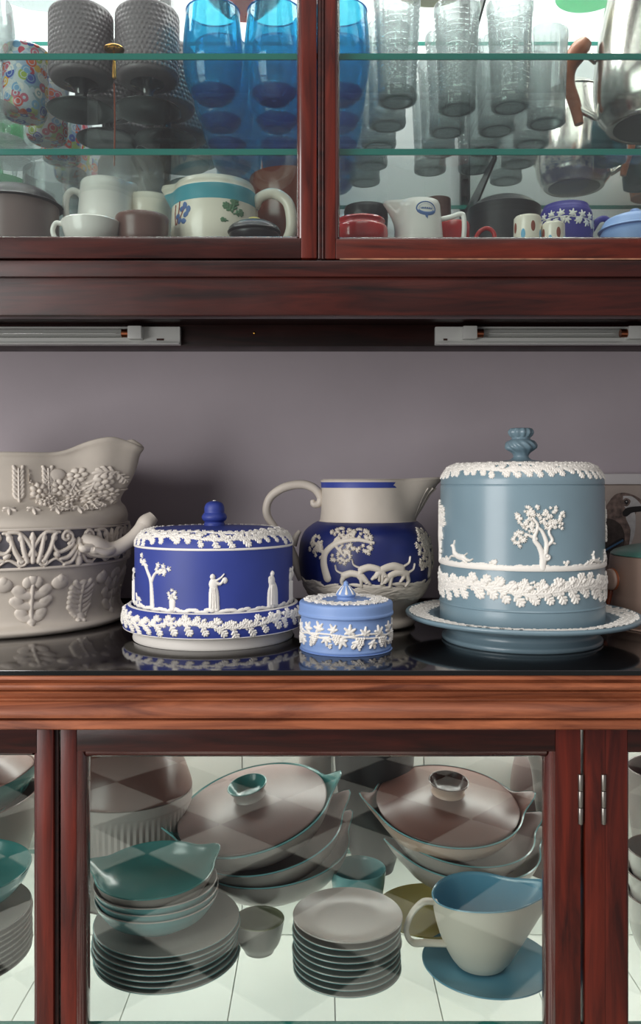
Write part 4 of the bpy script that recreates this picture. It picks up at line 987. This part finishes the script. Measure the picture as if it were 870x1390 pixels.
MB().lathe(cr([(0, 1), (30, 0), (34, 2), (62, 18), (72, 40), (70, 41), (58, 20), (0, 6)], 4), 56, .001).build('body', mat('pale_yellow_glaze', (214, 208, 160), .25), yb)
hk = thing('key_hook', 'brass button with a brown cord hanging before the smoky goblets', 'hook', (X(155, .925), .925, ZA))
MB().lathe(cr([(0, 0), (9, 1.5), (11, 4), (6, 6.5), (0, 7)], 4), 28, .001, off=(0, 0, .028)).build('button', M['brass'], hk)
MB().lathe([(0, .0), (2.4, .0), (2.6, .004*1000*.5), (1.2, 28), (0, 28)], 10, .001).build('pin', M['brass'], hk)
hc = tag(MB().tube([(0, 0, 0), (.0006, 0, -.04), (0, 0, -.0895)], .0009, 8).build('cord', M['brown'], None, (X(155, .925), .925, ZA-.0065)), 'thin brown cord hanging under the glass shelf before the smoky goblets', 'cord')

# ---------------- wall cabinet: things on its floor ----------------
def frow(cx, d): return (X(cx, d), d, FZ)
def vessel(name, label, cat, cx, d, prof, mats, zone=None, handle=None, hr=4, fn=None, seg=80, part='body', hm=0, rot=0, loc=None, group=None, hflat=1.):
    s = sp(d); t = thing(name, label, cat, loc or frow(cx, d), group, (0, 0, rot))
    mats = mats if isinstance(mats, list) else [mats]
    MB().lathe(cr(prof, 5), seg, s, zone=zone, fn=fn).build(part, mats, t, sharp=50)
    if handle: MB().tube(handle, hr, 14, s).build('handle', mats[hm], t)
    return t
def lipfn(ang, r0, out, up, z0, z1, wd=.34):
    def f(x, y, z, a, t):
        da = (a-ang+pi) % (2*pi)-pi
        if z > z0:
            q = min(1, (z-z0)/(z1-z0)); w = exp(-(da/wd)**2); r = sqrt(x*x+y*y)+1e-6; k = 1+w*out*q**1.5/max(r, r0*.6); x *= k; y *= k; z += up*w*q**2
        return x, y, z
    return f
# heights: floor row at depth d is HY-.252*FP/d ; h(py, d) gives height in px above the floor
def hh(py, d, r=34): return (HY-py)*(1-r/FP)-.252*FP/d
d = .98
vessel('stewpot', 'grey pot with a domed black lid at the left end of the cabinet floor', 'pot', 22, d, [(0, 0), (50, 0), (54, 4), (56, 20), (56, hh(270, d)), (56, hh(270, d)), (0, hh(269, d))], M['taupe'])
lid_ = MB().lathe(cr([(0, hh(243, d)), (30, hh(245, d)), (50, hh(256, d)), (57, hh(266, d)), (58, hh(270, d)+.5), (0, hh(270, d)+.5)], 4), 80, sp(d)).build('lid', M['blackmatt'], bpy.data.objects['stewpot'])
d = .985; H_ = hh(234, d, 24)
vessel('milk_jug', 'white china jug with a looped handle between the black pot and cream cups', 'jug', 139, d, [(0, 0), (22, 0), (25, 4), (28, 24), (34, 48), (37, 66), (36, 84), (33, H_), (33, H_), (31, H_), (34, 84), (31, 50), (0, 36)], M['china'],
       handle=[(-30, -8, 46), (-42, -12, 52), (-50, -12, 72), (-50, -12, 96), (-42, -11, 106), (-32, -8, 102), (-29, -6, 92)], hr=[3.6, 4, 4.4, 4.6, 4.6, 4.4, 4], fn=lipfn(R(105), 33, 12, 2, 78, H_), loc=(X(139, d)-.002, d+.02, FZ))
d = .925
vessel('cup', 'white china cup in front of the white jug', 'cup', 124, d, [(0, 0), (22, 0), (26, 3), (35, 20), (40, hh(293, d)), (40, hh(293, d)), (38, hh(293, d)), (32, 20), (0, 6)], M['china'], handle=[(-36, -6, 14), (-46, -8, 16), (-50, -8, 26), (-46, -8, 36), (-38, -6, 36)], hr=3.4)
d = 1.03
vessel('cup', 'plain cream cup behind the brown bowl', 'cup', 202, d, [(0, 0), (24, 0), (27, 3), (30, 30), (32, hh(264, d)), (32, hh(264, d)), (30, hh(264, d)), (27, 20), (0, 6)], M['creamc'])
d = .94
vessel('bowl', 'taupe brown bowl in front of the cream cup', 'bowl', 193, d, [(0, 0), (18, 0), (22, 3), (33, 18), (36, hh(287, d)), (36, hh(287, d)), (34, hh(287, d)), (30, 18), (0, 5)], M['taupe_d'])
# teal banded jug
d = .99; H_ = hh(240, d, 54); s = sp(d)
tz = lambda r, z, k: 1 if H_-27 < z < H_-7 and r > 40 else 0
tj = vessel('banded_jug', 'cream jug with a teal band, painted flowers and thick curved handle', 'jug', 292, d, [(0, 0), (46, 0), (50, 3), (56, 24), (59, 40), (58, H_-28), (57.7, H_-26), (57, H_-15), (56, H_-7.5), (55, H_-6), (54, H_), (54, H_), (51, H_), (53, 30), (0, 6)], [M['creamc'], M['tealband']], zone=tz,
    handle=[(54, -8, 78), (62, -12, 90), (80, -14, 95), (98, -14, 84), (104, -14, 62), (102, -14, 40), (88, -14, 20), (60, -11, 12)], hr=[7, 7, 7, 7.4, 7.6, 7.6, 7, 7], fn=lipfn(R(-98), 50, 22, 4, H_-34, H_, .25))
wlj = [(50.5, 3), (56.4, 24), (59.4, 40), (58.4, H_-28)]
ov = 36
F = Field(-70, -22, 2+ov, 50+ov, .5)
F.path([(-52, 8+ov), (-48, 22+ov), (-46, 38+ov)], 1, .8, .7).path([(-48, 10+ov), (-40, 22+ov), (-36, 32+ov)], 1, .8, .7).path([(-55, 8+ov), (-57, 22+ov), (-56, 34+ov)], 1, .8, .7); F.mesh(wlj, 59, s).build('painted_stems', M['inkbrown'], tj)
F = Field(-76, -18, 2+ov, 50+ov, .5)
for u, v in ((-36, 30), (-30, 24), (-41, 26), (-34, 18), (-50, 18), (-46, 12), (-38, 10)): F.ell(u, v+ov, 4.8, 3.6, u, .8)
F.mesh(wlj, 59, s).build('painted_flowers', M['inkblue'], tj)
F = Field(12, 56, 2+ov, 50+ov, .5)
F.leaf(30, 20+ov, 1.3, 20, .8); F.leaf(32, 18+ov, .3, 16, .8); F.leaf(30, 20+ov, 2.4, 16, .8); F.leaf(24, 8+ov, 3, 10, .8)
F.mesh(wlj, 59, s).build('painted_leaves', M['inkgreen'], tj)
d = .91; q = hh(317, d); s = sp(d)
bp2 = vessel('sugar_bowl', 'small glossy black lidded bowl with a yellow knob in front of the banded jug', 'bowl', 345, d, [(0, 0), (20, 0), (25, 3), (32, 12), (31, hh(306, d)-1), (0, hh(306, d)-1)], M['black'])
MB().lathe(cr([(0, hh(306, d)-1), (33, hh(306, d)-1), (35, hh(303, d)), (33, hh(299, d)), (30, hh(297, d)), (18, hh(291, d)), (0, hh(290, d))], 4), 56, s).build('lid', M['black'], bp2)
MB().lathe(cr([(0, hh(291, d)), (6, hh(291, d)), (9, hh(288, d)), (7, hh(285.5, d)), (0, hh(284.5, d))], 4), 28, s).build('knob', M['yellow'], bp2)
d = 1.10
vessel('bowl', 'large rust brown bowl behind the handle of the banded jug', 'bowl', 392, d, [(0, 0), (30, 0), (34, 4), (48, 30), (54, hh(240, d)), (54, hh(240, d)), (51, hh(240, d)), (40, 24), (0, 8)], M['brown'])
d = 1.05
vessel('glass_jar', 'large clear jar standing behind the cream cup', 'jar', 178, d+.06, [(0, 0), (34, 0), (40, 4), (44, 40), (44, hh(222, d+.06)), (42, hh(216, d+.06)), (40, hh(216, d+.06)), (40, 20), (0, 8)], G['clear'])
vessel('glass_bowl', 'clear glass bowl behind the handle of the white jug', 'bowl', 75, 1.15, [(0, 0), (24, 0), (28, 3), (40, 20), (42, hh(238, 1.15)), (40, hh(238, 1.15)), (34, 16), (0, 6)], G['clear'])
# right half
d = 1.02
vessel('bowl', 'black glazed bowl behind the red sugar bowl', 'bowl', 497, d, [(0, 0), (18, 0), (22, 3), (27, 20), (30, hh(276, d)), (30, hh(276, d)), (28, hh(276, d)), (24, 20), (0, 6)], M['black'], handle=[(26, -6, 12), (36, -8, 14), (42, -8, 24), (36, -8, 30), (29, -6, 28)], hr=3.4)
d = .93
vessel('sugar_bowl', 'glossy red bowl beside the frame of the right upper door', 'bowl', 490, d, [(0, 0), (22, 0), (28, 4), (36, 16), (36, hh(301, d)), (31, hh(296, d)), (33, hh(291, d)), (33, hh(291, d)), (31, hh(291, d)), (28, 12), (0, 6)], M['red'])
d = .955; H_ = hh(270, d, 29); s = sp(d)
cj = vessel('creamer', 'white creamer printed with a blue oval emblem, between the red bowl and red cup', 'jug', 568, d, [(0, 0), (32, 0), (34, 3), (33, 30), (29, H_), (29, H_), (27, H_), (30, 24), (0, 6)], M['china'],
    handle=[(29, -6, H_-20), (44, -8, H_-17), (56, -10, H_-14), (60, -10, H_-20), (60, -10, 30), (56, -8, 8)], hr=3.4, fn=lipfn(R(-84), 29, 20, 1, H_-34, H_, .32))
bpy.data.objects[cj.children[-1].name].name = 'handle'
wlc = [(34, 3), (33.2, 30), (29.2, H_)]
F = Field(-10, 26, H_-32, H_-2, .3); cu, cv = 8, H_-15
for k in range(44): a = 2*pi*k/44; F.ell(cu+14.5*cos(a), cv+9*sin(a), 1.0, 1.0, 0, .5)
for k in range(28): a = 2*pi*k/28; F.ell(cu+11*cos(a), cv+6*sin(a), .45, .45, 0, .4)
for k in range(15): F.cap(cu-8+k*1.15, cv-.9, cu-8+k*1.15+(.5 if k % 3 else -.3), cv+1.2, .34, .3, .4)
F.path([(cu-12, cv-4), (cu-4, cv-6.5), (cu+4, cv-6.5), (cu+12, cv-4)], 1.9, 1.9, .5); F.ell(cu, cv-10.5, 2, 2.4, 0, .5); F.path([(cu, cv-10), (cu+1, cv-14)], .8, .5, .4)
F.mesh(wlc, 33, s, thr=.05, sink=.1).build('printed_emblem', M['inkblue'], cj)
d = 1.06
vessel('cup', 'dark brown cup behind the white creamer', 'cup', 594, d, [(0, 0), (14, 0), (17, 3), (18, hh(271, d)), (16, hh(271, d)), (15, 8), (0, 5)], M['taupe_d'])
d = .985
vessel('cup', 'red cup with looped handle seen through the creamer handle', 'cup', 614, d, [(0, 0), (18, 0), (21, 3), (24, hh(297, d)), (24, hh(297, d)), (22, hh(297, d)), (20, 10), (0, 5)], M['red'], handle=[(22, -4, 10), (32, -6, hh(312, d)), (42, -6, hh(302, d)), (52, -6, hh(304, d)), (56, -6, hh(316, d)), (50, -6, 4)], hr=3)
d = 1.09; s = sp(d)
vessel('pan', 'wide black pan behind the red cup handle', 'pan', 684, d, [(0, 0), (36, 0), (40, 4), (46, 30), (49, hh(274, d)), (49, hh(274, d)), (47, hh(273, d)), (34, hh(266, d, 24)), (0, hh(262, d, 0))], M['blackmatt'], handle=[(-44, -8, 34), (-56, -12, 26), (-58, -12, 8)], hr=3.4)
def spots(t, r, h, d, cols):
    s = sp(d)
    for k in range(7):
        u = -r*2.1+k*r*.72+2; b = k % 2; F = Field(u-5, u+5, 3, h-2, .4)
        F.ell(u, h-14 if b else h-24, 3.3, 7.5, 0, .7); F.mesh([(r*.99, 0), (r, h)], r, s, thr=.05, sink=.1).build('painted_leaf', M['inkbrown'] if b else M['inksky'], t)
for cx, d, r, top, lb in ((716, .93, 18.5, 287, 'white cup painted with brown leaves and blue petals, taller of two'), (751, .925, 15.5, 295, 'white cup painted with brown leaves and blue petals, smaller and lower of two')):
    H_ = hh(top, d)
    t = vessel('egg_cup', lb, 'cup', cx, d, [(0, 0), (r-2, 0), (r, 2), (r, H_-3), (r-1, H_), (r-1, H_), (r-2.5, H_), (r-3, 6), (0, 4)], M['creamc'], seg=48)
    spots(t, r, H_, d, 0); MB().lathe([(r-1.2, H_), (r-.6, H_+.3), (r-2.4, H_+.3)], 48, sp(d)).build('rim_line', M['inkbrown'], t)
d = 1.0; H_ = hh(274, d); s = sp(d)
mg = vessel('mug', 'violet-blue mug with a white leaf garland and looped handle behind the painted cups', 'mug', 768, d, [(0, 0), (30, 0), (33, 3), (35, 20), (35, H_-14), (33, H_-4), (31, H_), (31, H_), (29, H_), (32, 20), (0, 5)], M['purple'], handle=[(34, -4, H_-28), (42, -6, H_-16), (52, -6, H_-14), (58, -6, H_-22), (56, -6, H_-32), (46, -6, 6)], hr=4.2)
F = Field(-70, 60, 0, 30, .5); garland(F, 16, 2, 13, rg, 7, 'vine', 1.6); F.mesh([(35.1, H_-36), (35.1, H_-14), (33, H_-4)], 35, s).build('leaf_garland', M['relief'], mg)
d = .965; s = sp(d); h1 = hh(302, d)
lj = vessel('lidded_jar', 'pale blue lidded jar with white sprigs at the right end of the cabinet floor', 'jar', 862, d, [(0, 0), (38, 0), (42, 3), (44, h1-2), (0, h1-2)], M['pale'])
MB().lathe(cr([(0, h1-2), (45, h1-2), (46, h1+1), (44, h1+5), (44, h1+5), (38, hh(288, d)), (20, hh(281, d)), (10, hh(280, d)), (0, hh(280, d))], 4), 72, s).build('lid', M['pale'], lj)
MB().lathe(cr([(0, hh(281, d)), (6, hh(280, d)), (7, hh(276, d)), (5, hh(273, d)), (0, hh(272, d))], 4), 28, s, off=(-24*0*s, 0, 0)).build('knob', M['pale'], lj)
F = Field(-60, 60, 2, h1-2, .5)
for u in (-36, -18, 2, 22): F.vine(u, h1-10, .6, 6, 1.6); F.cap(u, h1-10, u+10, h1-6, 1.2, 1, 1.3)
F.mesh([(42, 0), (44.1, h1-2)], 43, s).build('sprigs', M['relief'], lj)

# ---------------- lower cabinet crockery ----------------
def ear(angs, out, up, z0, z1, wd=.2):
    def f(x, y, z, a, t):
        for g in angs:
            da = (a-g+pi) % (2*pi)-pi
            if z > z0:
                q = min(1, (z-z0)/(z1-z0)); w = exp(-(da/wd)**2); r = sqrt(x*x+y*y)+1e-6; k = 1+w*out*q**1.2/r; x *= k; y *= k; z += up*w*q**1.5
        return x, y, z
    return f
def lrow(cx, d): return (X(cx, d), d, ZS)
def bowl_prof(r, h, foot, th=2.6):
    return [(0, 1), (foot-2, 0), (foot, 0), (foot, 0), (foot+1, 3), (foot+(r-foot)*.55, h*.30), (r*.93, h*.66), (r, h-1), (r, h-1), (r-th*.4, h+.2), (r-th, h-1), (r-th, h-1), (r*.90, h*.64), (foot+(r-foot)*.45, h*.30+th), (foot*.6, 3.5+th), (0, 3+th)]
def bzone(r, h, th=2.6):
    return lambda rr, z, k: 1 if k >= BZ['n'] else 0
BZ = {'n': 0}
def dish(name, label, cat, loc, r, h, foot, s, mo, mi_, ears=None, group=None, rot=(0, 0, 0), seg=96, erim=None, fn=None):
    t = thing(name, label, cat, loc, group, rot); P = bowl_prof(r, h, foot)
    a_ = cr(P[:9], 5); b_ = cr(P[8:], 5); f_ = fn or (ear(*ears) if ears else None)
    MB().lathe(a_, seg, s, fn=f_).build('outside', mo, t, sharp=50)
    MB().lathe(b_, seg, s, fn=f_).build('inside', mi_, t, sharp=50)
    return t
def plate(name, label, loc, r, s, mo, mi_, group, depth=9, rot=(0, 0, 0)):
    t = thing(name, label, 'plate', loc, group, rot)
    MB().lathe(cr([(0, 1), (r*.55, 0), (r*.58, 0), (r*.58, 0), (r*.62, 2), (r*.80, depth*.4), (r-.8, depth-1), (r, depth)], 5), 96, s).build('outside', mo, t)
    MB().lathe(cr([(r, depth), (r-.5, depth+1), (r-2, depth+.6), (r-2, depth+.6), (r*.80, depth*.4+2.2), (r*.62, 3.6), (r*.4, 3.2), (0, 3)], 5), 96, s).build('inside', mi_, t)
    return t
# left stack: plates then eared teal dishes
d = 1.0; s = sp(d)
z = 0; cx0 = 226
proto = None
names = ('lowest', 'second lowest', 'third lowest', 'fourth lowest', 'fifth lowest', 'sixth lowest', 'seventh lowest', 'uppermost')
for k in range(7):
    lb = f'grey plate with pale teal rim in the left stack under the teal dishes, {names[min(k, 6)] if k < 6 else "uppermost"}'
    loc = (X(cx0+rg.uniform(-2.5, 2.5)+(2 if k > 5 else 0), d), d, ZS+z*s)
    if proto is None: proto = plate('dinner_plate', lb, loc, 97, s, M['tealp'], M['mush'], 'plates in the left stack', 11)
    else: dup(proto, loc, lb, (0, 0, rg.random()))
    z += 7.6
z0_ = z+3
r_b = 84; proto = None
for k in range(4):
    lb = ('lowest grey and teal dish of four on the left plate stack', 'second lowest grey and teal dish on the left plate stack', 'grey and teal dish just below the open teal one', 'open teal dish with pointed ears on top of the left stack')[k]
    loc = (X(214-k*.8+rg.uniform(-1, 1), d), d, ZS+(z0_+k*9)*s)
    top = k == 3
    if top: t = dish('eared_dish', lb, 'dish', loc, 80, 42, 40, s, M['mush'], M['teal'], ears=((R(-90), R(130)), 17, 6, 22, 42, .23), group='eared dishes on the left stack', rot=(R(3), R(-1), R(-8)))
    elif proto is None: proto = dish('eared_dish', lb, 'dish', loc, r_b-1, 36, 46, s, M['tealp'], M['mush'], group='eared dishes on the left stack'); t = proto
    else: t = dup(proto, loc, lb)
# middle stack of small plates
d = .975; s = sp(d); z = 0; proto = None
for k in range(9):
    lb = f'small pale grey plate in the middle stack, {("lowest", "second lowest", "third lowest", "fourth lowest", "fifth lowest", "sixth lowest", "seventh lowest", "one below the top", "top one")[k]}'
    loc = (X(471+rg.uniform(-1.6, 1.6), d), d, ZS+z*s)
    if proto is None: proto = plate('tea_plate', lb, loc, 73, s, M['tealp'], M['mush'], 'small plates in the middle stack', 9); 
    elif k == 8: plate('tea_plate', lb, loc, 74, s, M['mush'], M['mush'], 'small plates in the middle stack', 10)
    else:
        o = dup(proto, loc, lb, (0, 0, rg.random()))
        if k % 2:
            o.children[0].data = o.children[0].data.copy(); o.children[0].data.materials[0] = M['mush']
    z += 8.6
# sauce boat
d = .985; s = sp(d)
sk = plate('side_plate', 'sky blue plate under the sauce boat', (X(662, d), d, ZS), 88, s, M['sky'], M['sky'], None, 9)
sb = thing('sauce_boat', 'grey-white sauce boat with a sky blue inside and pointed lip, on the blue plate', 'jug', (X(652, d), d, ZS+7*s))
def boat(x, y, z, a, t):
    q = max(0, min(1, z/92.)); da = (a-R(95)+pi) % (2*pi)-pi; w = exp(-(da/.50)**2)
    k = 1+w*.62*q**1.3; x2 = x*k; y2 = y*(1-.12*q)*(1+w*.2)
    return x2, y2, z+14*w*q**2-3*q*cos(2*da)
bpf = [(0, 1), (30, 0), (34, 1), (34, 1), (42, 12), (54, 38), (62, 66), (65, 88), (66, 92), (66, 92), (65, 93.5), (63, 92), (63, 92), (59, 66), (50, 38), (36, 12), (0, 8)]
a_ = cr(bpf[:10], 6); b_ = cr(bpf[9:], 6)
MB().lathe(a_, 112, s, fn=boat).build('outside', M['stone2'], sb, sharp=60); MB().lathe(b_, 112, s, fn=boat).build('inside', M['sky'], sb, sharp=60)
MB().tube([(-60, -6, 84), (-78, -10, 86), (-94, -12, 72), (-102, -14, 50), (-94, -14, 34), (-74, -12, 32), (-48, -10, 30)], [6, 7, 6.5, 6.5, 7, 7, 7], 16, s, flat=.55, up=(0, 1, 0)).build('handle', M['stone2'], sb)
d = 1.10; s = sp(d)
plate('side_plate', 'yellow plate lying behind the handle of the sauce boat', (X(585, d), d, ZS), 74, s, M['yellow'], M['yellow'], None, 9)
# cups low on the shelf
d = 1.02; s = sp(d)
c1 = dish('cup', 'grey cup with an olive inside between the left and middle stacks', 'cup', (X(352, d), d, ZS), 34, 44, 20, s, M['mush'], mat('olive_glaze', (128, 128, 104), .3))
MB().tube([(-33, -8, 42), (-44, -12, 48), (-52, -14, 38), (-48, -14, 22), (-34, -10, 16)], [4, 4.4, 4.6, 4.4, 4], 12, s).build('handle', M['mush'], c1)
d = 1.10; s = sp(d)
dish('cup', 'pale teal cup standing behind the middle stack of plates', 'cup', (X(486, d), d, ZS), 38, 66, 22, s, M['tealp'], M['tealp'])
# left covered dish on tilted bowls
def stack(cx, d, tilt, r, cols, lidm, knobm, nm, ears_, zb, rimm, bh, kout):
    s = sp(d); n = len(cols); z = zb
    for k, (mo, mi_, sx, dt, lb) in enumerate(cols):
        loc = (X(cx, d)+sx*s, d, ZS+z*s); rot = (R(dt[0]), R(dt[1]), R(dt[2]))
        t = dish('serving_bowl', lb, 'bowl', loc, r*(.98 if k < n-1 else 1), bh, r*.5, s, mo, mi_, ears=(ears_, 20, 15, bh*.5, bh, .17), group=f'bowls under the {nm} lid', rot=rot)
        MB().lathe([(r*(.98 if k < n-1 else 1)-.3, bh-.6), (r*(.98 if k < n-1 else 1)+.5, bh+.1), (r*(.98 if k < n-1 else 1)-1.2, bh+.9)], 96, s, fn=ear(ears_, 20, 15, bh*.5, bh, .17)).build('rim_line', rimm, t)
        z += 29
    z -= 29; s_ = s
    L = MB().lathe(cr([(r*.90, bh-3), (r*.95, bh-1), (r*.95, bh+1), (r*.90, bh+3), (r*.70, bh+9), (r*.45, bh+14), (r*.28, bh+16), (22, bh+17)], 5), 112, s_).lathe([(0, bh+15), (23, bh+17)], 48, s_).build('lid', lidm, t)
    MB().lathe(cr([(23, bh+16), (21, bh+20), (22, bh+25), (26, bh+31), (27, bh+33), (27, bh+33)], 4), 56, s_).build('knob', kout, L)
    MB().lathe(cr([(27, bh+33), (25.5, bh+33.6), (24, bh+31), (20, bh+25), (14, bh+20), (0, bh+19)], 4), 56, s_).build('knob_hollow', knobm, L)
    t.name = 'covered_dish'; t['category'] = 'dish'; del t['group']
    return t
stack(368, 1.14, 0, 107, (
   (M['mush'], M['taupe'], 6, (2, -6, 20), 'lowest of the tilted grey bowls with brown insides at the rear left of centre'),
   (M['mush'], M['taupe'], 0, (8, -10, 10), 'second tilted grey bowl with brown inside below the grey-brown lid'),
   (M['mush'], M['teal'], -14, (11, -12, 0), 'covered dish with dusky grey-brown lid, teal-lined knob and pale ears on the tilted bowls')),
   M['taupe'], M['teal'], 'left', (R(-84), R(96)), 24, M['tealp'], 52, M['mush'])
stack(604, 1.15, 0, 100, (
   (M['mush'], M['mush'], 26, (4, 2, 10), 'lower grey bowl with teal rim under the chocolate brown lidded dish'),
   (M['mush'], M['taupe'], 16, (9, 4, 6), 'upper grey bowl with teal rim directly under the chocolate brown lidded dish'),
   (M['pinkst'], M['taupe_d'], 0, (11, 2, 0), 'covered dish with chocolate brown lid and hollow brown knob behind the sauce boat')),
   M['taupe_d'], mat('dark_brown_glaze', (62, 42, 40), .25), 'right', (R(-86), R(94)), 26, M['tealp'], 48, M['pinkst'])
# large casserole, rear left
d = 1.17; s = sp(d)
lc = thing('casserole', 'large brown-lidded casserole with a ribbed pale base behind the teal dishes', 'pot', (X(172, d), d, ZS+.0005))
def ribs(x, y, z, a, t): k = 1+.008*cos(70*a) if 76 < z < 122 else 1; return x*k, y*k, z
MB().lathe(cr([(0, 0), (64, 0), (68, 3), (80, 40), (86, 76), (87, 122), (88, 126), (88, 138), (88, 138), (0, 139)], 5), 280, s, fn=ribs).build('base', M['mush'], lc)
cl = MB().lathe(cr([(0, 138.5), (87, 138.5), (87, 138.5), (88, 142), (84, 156), (74, 180), (56, 204), (34, 212), (0, 214)], 5), 96, s).build('lid', M['taupe_d'], lc)
MB().lathe(cr([(12, 213), (14, 218), (26, 222), (27, 225), (22, 227), (0, 228)], 4), 40, s).build('knob', M['tan'], cl)
# rear right pots
d = 1.245; s = sp(d)
tp = thing('teapot', 'dull brown teapot with a grey spout behind the chocolate brown lid', 'teapot', (X(752, d), d, ZS))
MB().lathe(cr([(0, 0), (40, 0), (46, 4), (56, 60), (58, 110), (50, 150), (34, 176), (30, 178), (30, 178), (20, 188), (8, 192), (9, 198), (0, 202)], 5), 72, s).build('body', M['taupe'], tp)
MB().tube([(-20, -48, 90), (-30, -60, 116), (-38, -66, 150), (-46, -70, 176)], [16, 12, 9, 8], 16, s).build('spout', M['mush'], tp)
d = 1.24; s = sp(d)
dish('mixing_bowl', 'dark slate bowl at the back between the two covered dishes', 'bowl', (X(508, d), d, ZS), 56, 196, 26, s, M['blackmatt'], M['blackmatt'])
proto = None
for k in range(6):
    lb = f'grey saucer in the small stack at the back left of the slate bowl, {("lowest", "second", "third", "fourth", "fifth", "top")[k]}'
    loc = (X(428, 1.27), 1.262, ZS+(.145 if False else 0)+k*.0062)
    if proto is None: proto = plate('saucer', lb, loc, 34, sp(1.27), M['mush'], M['taupe'], 'saucers at the back', 8)
    else: dup(proto, loc, lb)
cj2 = dish('cup', 'tall grey beaker at the back above the saucers', 'cup', (X(428, 1.27), 1.262, ZS+.0405), 24, 150, 22, sp(1.27), M['mush'], M['taupe'])
# slivers left and right
d = 1.0; s = sp(d); proto = None
for k in range(9):
    lb = f'grey plate in the stack behind the left door, {names[min(k, 7)] if k < 8 else "ninth, right under the bowls"}'
    loc = (X(-60+rg.uniform(-1, 1), d), d, ZS+k*7.2*s)
    if proto is None: proto = plate('dinner_plate', lb, loc, 98, s, M['mush'], M['mush'], 'plates behind the left door', 10)
    else: dup(proto, loc, lb)
dish('bowl', 'open pale teal bowl on the plates behind the left door', 'bowl', (X(-60, d), d, ZS+74*s), 98, 50, 46, s, M['tealp'], M['teal'])
d = 1.17; s = sp(d)
dish('serving_bowl', 'teal-lined brown bowl at the back behind the left door', 'bowl', (X(-40, d), d, ZS), 104, 120, 50, s, M['mush'], M['taupe_d'], rot=(0, R(-8), 0))
t = dish('covered_dish', 'brown covered dish resting on the bowl at the back behind the left door', 'dish', (X(-46, d), d, ZS+100*s), 100, 50, 50, s, M['teal'], M['taupe_d'], rot=(0, R(-10), 0), ears=((R(88),), 20, 14, 26, 50, .2))
MB().lathe(cr([(94, 48), (94, 52), (60, 78), (20, 88), (0, 89)], 5), 96, s).build('lid', M['taupe_d'], t)
d = 1.0; s = sp(d)
proto = None
for k in range(3):
    lb = ('lowest white bowl behind the right door', 'middle white bowl behind the right door', 'top white bowl behind the right door')[k]
    loc = (X(905, d), d, ZS+(30+k*30)*s if k else ZS)
    t = dish('bowl', lb, 'bowl', loc, 54-k, 60+(30 if k == 0 else 0), 30, s, M['china'], M['taupe_d'], group='white bowls behind the right door')
d = 1.12; s = sp(d)
dish('bowl', 'grey stoneware bowl at the back behind the right door', 'bowl', (X(915, d), d, ZS), 62, 190, 32, s, M['mush'], M['taupe'])
